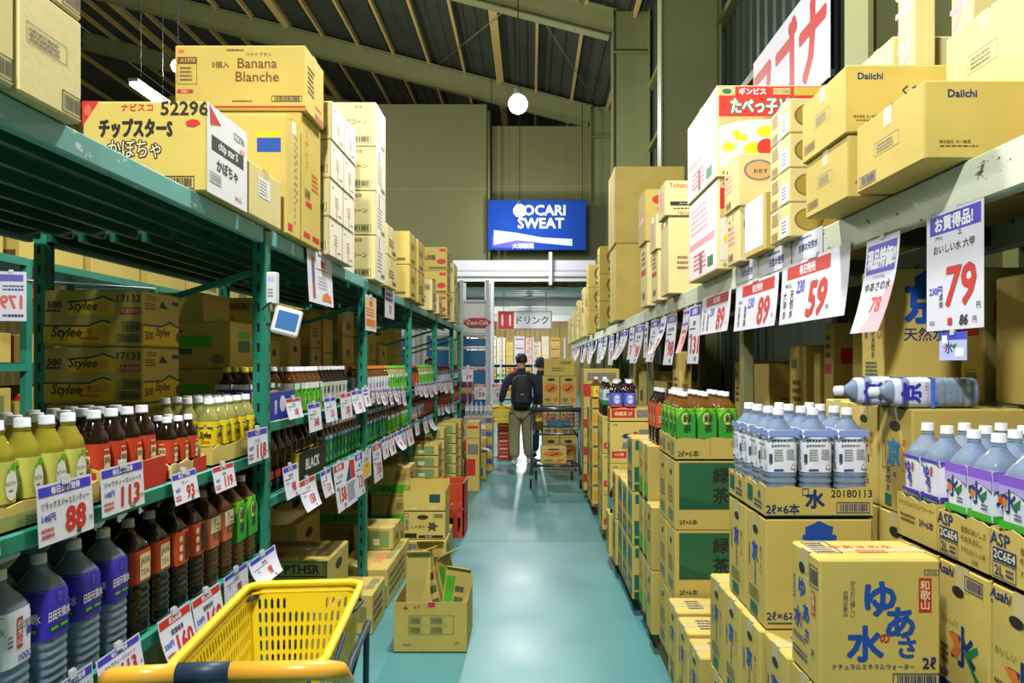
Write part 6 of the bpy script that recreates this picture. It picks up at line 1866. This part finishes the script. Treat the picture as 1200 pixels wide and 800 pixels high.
m.tube([(-.27, 0, .65), (.27, 0, .65), (.23, .6, .69), (-.23, .6, .69)], .012, CHROME, 8, closed=True)
for z in (.70, .75, .80, .85, .89):
    f_ = (z - .65) / .28
    m.tube([(-.27, 0, z), (.27, 0, z), (.23 + .02 * f_, .6 + .04 * f_, z + .03), (-.23 - .02 * f_, .6 + .04 * f_, z + .03)], .0042, CHROME, 5, closed=True)
for i in range(1, 6):
    x = -.27 + .54 * i / 6
    m.tube([(x, 0, .65), (x, 0, .93)], .0042, CHROME, 5)
    m.tube([(x * .88, .6, .69), (x * .93, .64, .95)], .0042, CHROME, 5)
    m.tube([(x, 0, .65), (x * .88, .6, .69)], .0042, CHROME, 5)
m.build('wire_basket', tr2)
m = MB()
m.tube([(-.285, 0, .27), (.285, 0, .27), (.24, .62, .25), (-.24, .62, .25)], .014, CHROME, 8, closed=True)
for i in range(1, 7):
    x = -.28 + .56 * i / 7
    m.tube([(x, 0, .27), (x * .85, .62, .25)], .004, CHROME, 5)
m.build('lower_rack', tr2)
m = MB(); m.box(-.10, .20, .30, .302, .70, .80, mat('panel_blue', (70, 110, 150), rough=.5), 0); m.box(-.10, .20, .302, .306, .70, .80, PAPER); m.build('sign_plate', tr2)
for x, y in ((-.30, -.02), (.30, -.02), (-.23, .64), (.23, .64)):
    wheel(tr2, x, y, .055)
carton('orange print carton on the lower rack of the grey trolley', TX - .18, TX + .14, TY + .12, TY + .42, .276, .2, 'orange', None, None)
bottle('amber2', TX - .20, TY + .10, .69, 'amber bottle with yellow label inside the grey trolley, front', 'bottles in the grey trolley')
bottle('oolong2', TX - .19, TY + .24, .70, 'dark bottle inside the grey trolley, behind the amber one', 'bottles in the grey trolley')

# ------------------------------------------------------------------ people
SKIN = mat('skin', (206, 160, 130), rough=.55)
HAIR = mat('hair', (28, 24, 24), rough=.5)
NAVYJ = mat('jacket_navy', (34, 42, 62), rough=.75, noise=.08, bump=.2, bscale=12)
KHAKI = mat('trousers_khaki', (150, 146, 110), rough=.8, noise=.08, bump=.3, bscale=9)
DARKC = mat('dark_cloth', (38, 44, 60), rough=.8, noise=.1)
SHOEW = mat('shoe_white', (212, 214, 216), rough=.5)
PACK = mat('backpack_black', (26, 30, 38), rough=.6, noise=.1)


def skin_mesh(name, joints, edges, material, sub=2):
    """continuous surface grown round a skeleton: joints {key: (x, y, z, r) or (x, y, z, rx, ry)}"""
    keys = list(joints)
    me = bpy.data.meshes.new(name)
    me.from_pydata([joints[k][:3] for k in keys], [(keys.index(a), keys.index(b)) for a, b in edges], [])
    o = bpy.data.objects.new(name, me)
    COL.objects.link(o)
    md = o.modifiers.new('skin', 'SKIN')
    md.use_smooth_shade = True
    for i, k in enumerate(keys):
        j = joints[k]
        sv = me.skin_vertices[0].data[i]
        sv.radius = (j[3], j[4] if len(j) > 4 else j[3])
        sv.use_root = i == 0
    s = o.modifiers.new('sub', 'SUBSURF'); s.levels = sub; s.render_levels = sub
    dg = bpy.context.evaluated_depsgraph_get()
    nm = bpy.data.meshes.new_from_object(o.evaluated_get(dg))
    bpy.data.objects.remove(o)
    nm.name = name
    nm.materials.clear(); nm.materials.append(material)
    for p in nm.polygons:
        p.use_smooth = True
        p.material_index = 0
    return nm


def person(label, loc, rz, arms, legs, jacket, trousers, headturn=0.0, hairc=HAIR, shoes=SHOEW, glasses=False, hood=False, sc=1.0):
    """arms/legs: {-1: (elbow, wrist)} and {-1: (knee, ankle)}; the figure faces +Y"""
    root = tag(empty('person', loc, rz), label, 'person')
    root.scale = (sc, sc, sc)
    ct, st = math.cos(headturn), math.sin(headturn)
    hd = lambda x, y, z: (x * ct - y * st, .015 + x * st + y * ct, z)
    J = {'pel': (0, 0, .84, .125, .095), 'waist': (0, 0, .99, .115, .085), 'chest': (0, -.01, 1.20, .10, .07), 'nb': (0, -.01, 1.35, .05, .045), 'nk': (0, .0, 1.42, .047), 'jaw': (*hd(0, .01, 1.475), .062, .07), 'hm': (*hd(0, 0, 1.54), .074, .086), 'ht': (*hd(0, -.005, 1.60), .056, .066)}
    E_ = [('pel', 'waist'), ('waist', 'chest'), ('chest', 'nb'), ('nb', 'nk'), ('nk', 'jaw'), ('jaw', 'hm'), ('hm', 'ht')]
    J['nose'] = (*hd(0, .095, 1.525), .011); E_.append(('hm', 'nose'))
    for s in (-1, 1):
        J['ear%d' % s] = (*hd(s * .082, -.005, 1.53), .013); E_.append(('hm', 'ear%d' % s))
    for s in (-1, 1):
        el, wr = arms[s]
        sh = (s * .185, -.01, 1.31)
        J['sh%d' % s] = (*sh, .035); J['el%d' % s] = (*el, .035); J['wr%d' % s] = (*wr, .027)
        E_ += [('chest', 'sh%d' % s), ('sh%d' % s, 'el%d' % s), ('el%d' % s, 'wr%d' % s)]
        d = (Vector(wr) - Vector(el)).normalized()
        pal = Vector(wr) + d * .06
        J['pa%d' % s] = (*pal, .03, .018); E_.append(('wr%d' % s, 'pa%d' % s))
        side = d.cross(Vector((1, 0, 0))).normalized() if abs(d.x) < .8 else d.cross(Vector((0, 1, 0))).normalized()
        bend = Vector((-s, 0, 0)) if abs(d.x) < .8 else Vector((0, 0, -1))
        for q in range(4):
            b0 = pal + side * (.027 * (q - 1.5) / 1.5) + d * .028
            L = (.062, .074, .068, .052)[q]
            b1 = b0 + d * L * .5 + bend * .012
            b2 = b1 + d * L * .35 + bend * .030
            for nm, p, r in (('f%d%da' % (s, q), b0, .010), ('f%d%db' % (s, q), b1, .0088), ('f%d%dc' % (s, q), b2, .0078)):
                J[nm] = (*p, r)
            E_ += [('pa%d' % s, 'f%d%da' % (s, q)), ('f%d%da' % (s, q), 'f%d%db' % (s, q)), ('f%d%db' % (s, q), 'f%d%dc' % (s, q))]
        t0 = Vector(wr) + d * .03 + side * .034
        t1 = t0 + d * .035 + side * .018 + bend * .02
        J['t%da' % s] = (*t0, .011); J['t%db' % s] = (*t1, .009)
        E_ += [('pa%d' % s, 't%da' % s), ('t%da' % s, 't%db' % s)]
        kn, an = legs[s]
        J['hp%d' % s] = (s * .09, 0, .80, .085); J['kn%d' % s] = (*kn, .058); J['an%d' % s] = (*an, .036); J['to%d' % s] = (an[0] + s * .02, an[1] + .12, .035, .035, .03)
        E_ += [('pel', 'hp%d' % s), ('hp%d' % s, 'kn%d' % s), ('kn%d' % s, 'an%d' % s), ('an%d' % s, 'to%d' % s)]
    link(skin_mesh('person_body', J, E_, SKIN), 'person_body', root)
    # clothing follows the same skeleton a little outside the body
    K = {'waist': (0, 0, .99, .145, .112), 'hem': (0, 0, .74, .175, .13), 'chest': (0, -.01, 1.20, .165, .118), 'up': (0, -.01, 1.30, .15, .10), 'nb': (0, -.005, 1.385, .075, .07)}
    EK = [('waist', 'hem'), ('waist', 'chest'), ('chest', 'up'), ('up', 'nb')]
    for s in (-1, 1):
        el, wr = arms[s]
        K['sh%d' % s] = (s * .19, -.01, 1.30, .075); K['el%d' % s] = (*el, .057); K['wr%d' % s] = (*(Vector(el) + (Vector(wr) - Vector(el)) * .93), .042)
        EK += [('up', 'sh%d' % s), ('sh%d' % s, 'el%d' % s), ('el%d' % s, 'wr%d' % s)]
    link(skin_mesh('jacket', K, EK, jacket), 'jacket', root)
    m = MB(); m.lathe([(1.37, .075), (1.40, .070), (1.435, .064), (1.43, .056), (1.38, .052)], jacket, 16, ay=.95, caps=False); m.build('collar', root)
    K = {'pel': (0, 0, .84, .142, .108)}
    EK = []
    for s in (-1, 1):
        kn, an = legs[s]
        K['hp%d' % s] = (s * .085, 0, .76, .108); K['kn%d' % s] = (*kn, .092); K['an%d' % s] = (an[0], an[1], an[2] + .015, .074)
        EK += [('pel', 'hp%d' % s), ('hp%d' % s, 'kn%d' % s), ('kn%d' % s, 'an%d' % s)]
    link(skin_mesh('trousers', K, EK, trousers), 'trousers', root)
    for s in (-1, 1):
        an = legs[s][1]
        b0 = an[2] - .085
        K = {'h': (an[0], an[1] - .035, b0 + .048, .044, .046), 'm': (an[0] + s * .008, an[1] + .05, b0 + .042, .045, .04), 't': (an[0] + s * .02, an[1] + .15, b0 + .034, .042, .032)}
        link(skin_mesh('shoe', K, [('h', 'm'), ('m', 't')], shoes), 'shoe', root)
    # hair: a cap over the crown, back and sides, open at the face
    m = MB()
    vs, fs = [], []
    n, mm = 22, 9
    for j in range(mm + 1):
        for i in range(n):
            a = 2 * math.pi * i / n
            front = max(0, math.sin(a))
            low = 1.90 - .95 * front ** .5 if not hood else 2.2 - .8 * front ** 2
            t = low * j / mm
            r = 1.0 + .03 * math.sin(7 * a + j) * (j / mm)
            x, y, z = .089 * r * math.sin(t) * math.cos(a), -.006 + .103 * r * math.sin(t) * math.sin(a), 1.553 + .108 * math.cos(t)
            vs.append(hd(x, y - .015 + .015, z))
    for j in range(mm):
        for i in range(n):
            fs.append((j * n + i, (j + 1) * n + i, (j + 1) * n + (i + 1) % n, j * n + (i + 1) % n))
    m.add(vs, fs, hairc, True)
    o = m.build('hair' if not hood else 'cap', root)
    md = o.modifiers.new('t', 'SOLIDIFY'); md.thickness = .012; md.offset = -1
    for s in (-1, 1):
        m = MB(); m.ball(hd(s * .030, .083, 1.545), .009, mat('eye_dark', (30, 26, 24), rough=.2), 10, 6); m.build('eye', root)
    m = MB(); x, y, z = hd(0, .078, 1.478); m.tube([hd(-.022, .070, 1.478), hd(0, .080, 1.476), hd(.022, .070, 1.478)], .0045, mat('lips', (160, 90, 84), rough=.5), 6); m.build('mouth', root)
    if glasses:
        m = MB()
        for s in (-1, 1):
            m.tube([hd(s * .034 + .024 * math.cos(2 * math.pi * k / 12), .098, 1.545 + .018 * math.sin(2 * math.pi * k / 12)) for k in range(12)], .0028, RUBBER, 5, closed=True)
            m.tube([hd(s * .058, .096, 1.55), hd(s * .086, .0, 1.55)], .0025, RUBBER, 5)
        m.tube([hd(-.010, .1, 1.55), hd(.010, .1, 1.55)], .0025, RUBBER, 5)
        m.build('glasses', root)
    return root


mx, my = -.145, 10.75
person('person seen from behind in navy jacket and khaki trousers, black backpack, holding yellow basket', (mx, my, 0), R(4),
       {-1: ((-.27, -.06, 1.06), (-.29, .13, .93)), 1: ((.27, -.05, 1.05), (.19, .14, .96))},
       {-1: ((-.10, .03, .45), (-.09, -.06, .085)), 1: ((.10, .06, .46), (.12, .12, .085))}, NAVYJ, KHAKI, headturn=R(28))
bp = tag(empty('backpack', (mx, my, 0), R(4)), 'black backpack worn by the person in navy jacket', 'backpack')
m = MB()
prof = [(.86, .40), (.88, .8), (.95, 1), (1.15, 1), (1.25, .93), (1.31, .72), (1.335, .40)]
vs, fs, n = [], [], 20
for z, r in prof:
    for i in range(n):
        t = 2 * math.pi * (i + .5) / n
        c_, s_ = math.cos(t), math.sin(t)
        k = (abs(c_) ** 3.5 + abs(s_) ** 3.5) ** (-1 / 3.5)
        vs.append((.15 * r * k * c_, -.205 + .085 * (.5 + .5 * r) * k * s_, z))
for j in range(len(prof) - 1):
    for i in range(n):
        fs.append((j * n + i, j * n + (i + 1) % n, (j + 1) * n + (i + 1) % n, (j + 1) * n + i))
fs += [tuple(range(n - 1, -1, -1)), tuple(range((len(prof) - 1) * n, len(prof) * n))]
m.add(vs, fs, PACK, True); m.build('bag_body', bp)
m = MB(); m.box(-.11, .11, -.325, -.285, .93, 1.10, PACK, .015); m.build('front_pocket', bp)
m = MB(); m.box(-.02, .02, -.329, -.326, 1.05, 1.07, STEEL, 0); m.tube([(-.03, -.2, 1.33), (0, -.2, 1.37), (.03, -.2, 1.33)], .007, PACK, 6); m.build('pull_loop', bp)
for s in (-1, 1):
    m = MB(); m.tube([(s * .09, -.125, 1.30), (s * .11, -.06, 1.385), (s * .115, .06, 1.36), (s * .125, .125, 1.20), (s * .14, .06, 1.0), (s * .14, -.12, .93)], .014, PACK, 6); m.build('strap', bp)
basket('small yellow shopping basket held by the person in navy jacket', (mx - .30, my + .16, .86), R(94), .40, .27, .24, YEL, detail=False)

person('person in dark jacket and knit cap, mostly hidden behind the one with backpack', (.16, 11.6, 0), R(10),
       {-1: ((-.25, -.04, 1.05), (-.24, .10, .86)), 1: ((.25, -.04, 1.05), (.24, .10, .86))},
       {-1: ((-.10, .03, .45), (-.10, .0, .085)), 1: ((.10, .03, .45), (.10, .02, .085))}, DARKC, DARKC, hairc=DARKC, hood=True, shoes=RUBBER, sc=.97)
person('person with glasses and dark jacket looking down in the next aisle, seen through the rack', (-1.67, 12.0, 0), R(200),
       {-1: ((-.26, -.02, 1.05), (-.18, .18, .98)), 1: ((.26, -.02, 1.05), (.18, .18, .98))},
       {-1: ((-.10, .03, .45), (-.10, .0, .085)), 1: ((.10, .03, .45), (.10, .02, .085))}, NAVYJ, DARKC, headturn=R(10), shoes=RUBBER, glasses=True, sc=.98)

# ------------------------------------------------------------------ the neighbouring aisle and the goods beyond the opening
rk = rk_near = tag(empty('storage_rack', (0, 0, 0)), 'green steel rack of the neighbouring aisle seen through the shelves', 'rack')
for i, y in enumerate((1.55, 3.2, 4.85, 6.5, 8.15, 9.8, 11.45)):
    for x in (-3.35, -4.1):
        m = MB(); m.box(x - .05, x, y - .0275, y + .0275, 0, 2.6 if x < -4 else 2.2, GREEN, .004); m.build('post', rk)
for i in range(6):
    y0 = 1.58 + 1.65 * i
    for z in (.6, 1.1, 1.5, 2.2):
        m = MB(); m.box(-4.12, -3.37, y0, y0 + 1.59, z - .015, z, GREEN_D); m.build('shelf_deck', rk)
        m = MB(); m.box(-3.37, -3.345, y0, y0 + 1.59, z - .05, z + .001, GREEN); m.build('beam', rk)
    for j in range(2):
        carton('large carton on top of the neighbouring aisle rack, %s along' % ORD[i * 2 + j], -4.05, -3.45, y0 + .02 + .8 * j, y0 + .72 + .8 * j, 2.202, (.6, .75, .5, .68)[(i + j) % 4], ('redbar', 'small', 'yellow')[(i + j) % 3], KRAFT_DARK, 'cartons on the neighbouring aisle rack', tape=False)
n_ = 0
for i in range(3):
    for j in range(4):
        for z, h in ((.602, .3), (1.102, .24), (1.502, .2)):
            y = 3.3 + 1.65 * i + j * .38
            carton('carton on the neighbouring aisle rack, %s along, %s shelf' % (ORD[i * 4 + j], ('low', 'middle', 'upper')[(z > 1) + (z > 1.4)]), -3.85, -3.42, y, y + .34, z, h, ('pepper', 'orange', 'yellow', 'redbar', 'redcase')[n_ % 5], KRAFT, 'cartons on the neighbouring aisle rack', tape=False)
            n_ += 1
for i, (px, py0, py1, Y, w_) in enumerate(((13, 318, 376, 4.5, .17), (36, 322, 362, 5.0, .12), (53, 326, 384, 5.3, .10))):
    zt = EYE - (py0 - VPY) * Y / FPX
    card('sale card of the neighbouring aisle seen from its back, %s from the frame edge' % ORD[i], ((px - VPX) * Y / FPX, Y, zt), w_, (py1 - py0) * Y / FPX, 'mir179', R(12), group='sale cards of the neighbouring aisle', mirror=True, paper=(PAPER, ink('orange'), PAPER)[i])
# a hanging wire for those cards
m = MB(); m.tube([(-3.6, 4.4, 2.04), (-2.9, 5.6, 2.08)], .008, STEEL, 6); m.tube([(-3.36, 4.85, 1.94), (-3.36, 4.85, 2.05)], .008, STEEL, 6)
m.build('hanging_rail', rk_near)

rk = tag(empty('display_shelf', (0, 0, 0)), 'long white shelf of packed goods in the bright room beyond', 'display shelf')
Yf = 30.0
for z in (.1, .9, 1.5):
    m = MB(); m.box(-2.6, 1.4, Yf, Yf + .7, z - .04, z, WHITEST); m.build('shelf_board', rk)
for x in (-2.6, -1.25, .1, 1.4):
    m = MB(); m.box(x - .03, x + .03, Yf + .02, Yf + .08, 0, 2.6, WHITEST); m.build('upright', rk)
m = MB(); m.box(-2.6, 1.4, Yf + .68, Yf + .7, 0, 1.5, CEILW); m.build('back_panel', rk)
PINKB = mat('pack_pink', (236, 190, 180), rough=.6)
CREAMB = mat('pack_cream', (240, 226, 190), rough=.6)
x = -2.5
i = 0
while x < 1.25:
    w_ = (.30, .42, .26, .34)[i % 4]
    for j in range(3):
        hh = (.36, .30, .38)[i % 3]
        carton('pack on top of the white shelf beyond, %s along, %s' % (ORD[i], TIER(j, 3)), x, x + w_, Yf + .1, Yf + .55, 1.502 + j * hh, hh - .002, ('plain', 'redbar', 'small', 'hole')[i % 4], (WHITEST, PINKB, CREAMB, CREAMB, KRAFT)[i % 5], 'packs on the white shelf beyond', tape=False)
    for z, hh in ((.902, .45), (.102, .6)):
        carton('pack on the %s board of the white shelf beyond, %s along' % ('middle' if z > .5 else 'low', ORD[i]), x, x + w_, Yf + .1, Yf + .5, z, hh, ('orange', 'redcase', 'yellow', 'greenband')[i % 4], (KRAFT, CREAMB)[i % 2], 'packs on the white shelf beyond', tape=False)
    x += w_ + .04
    i += 1
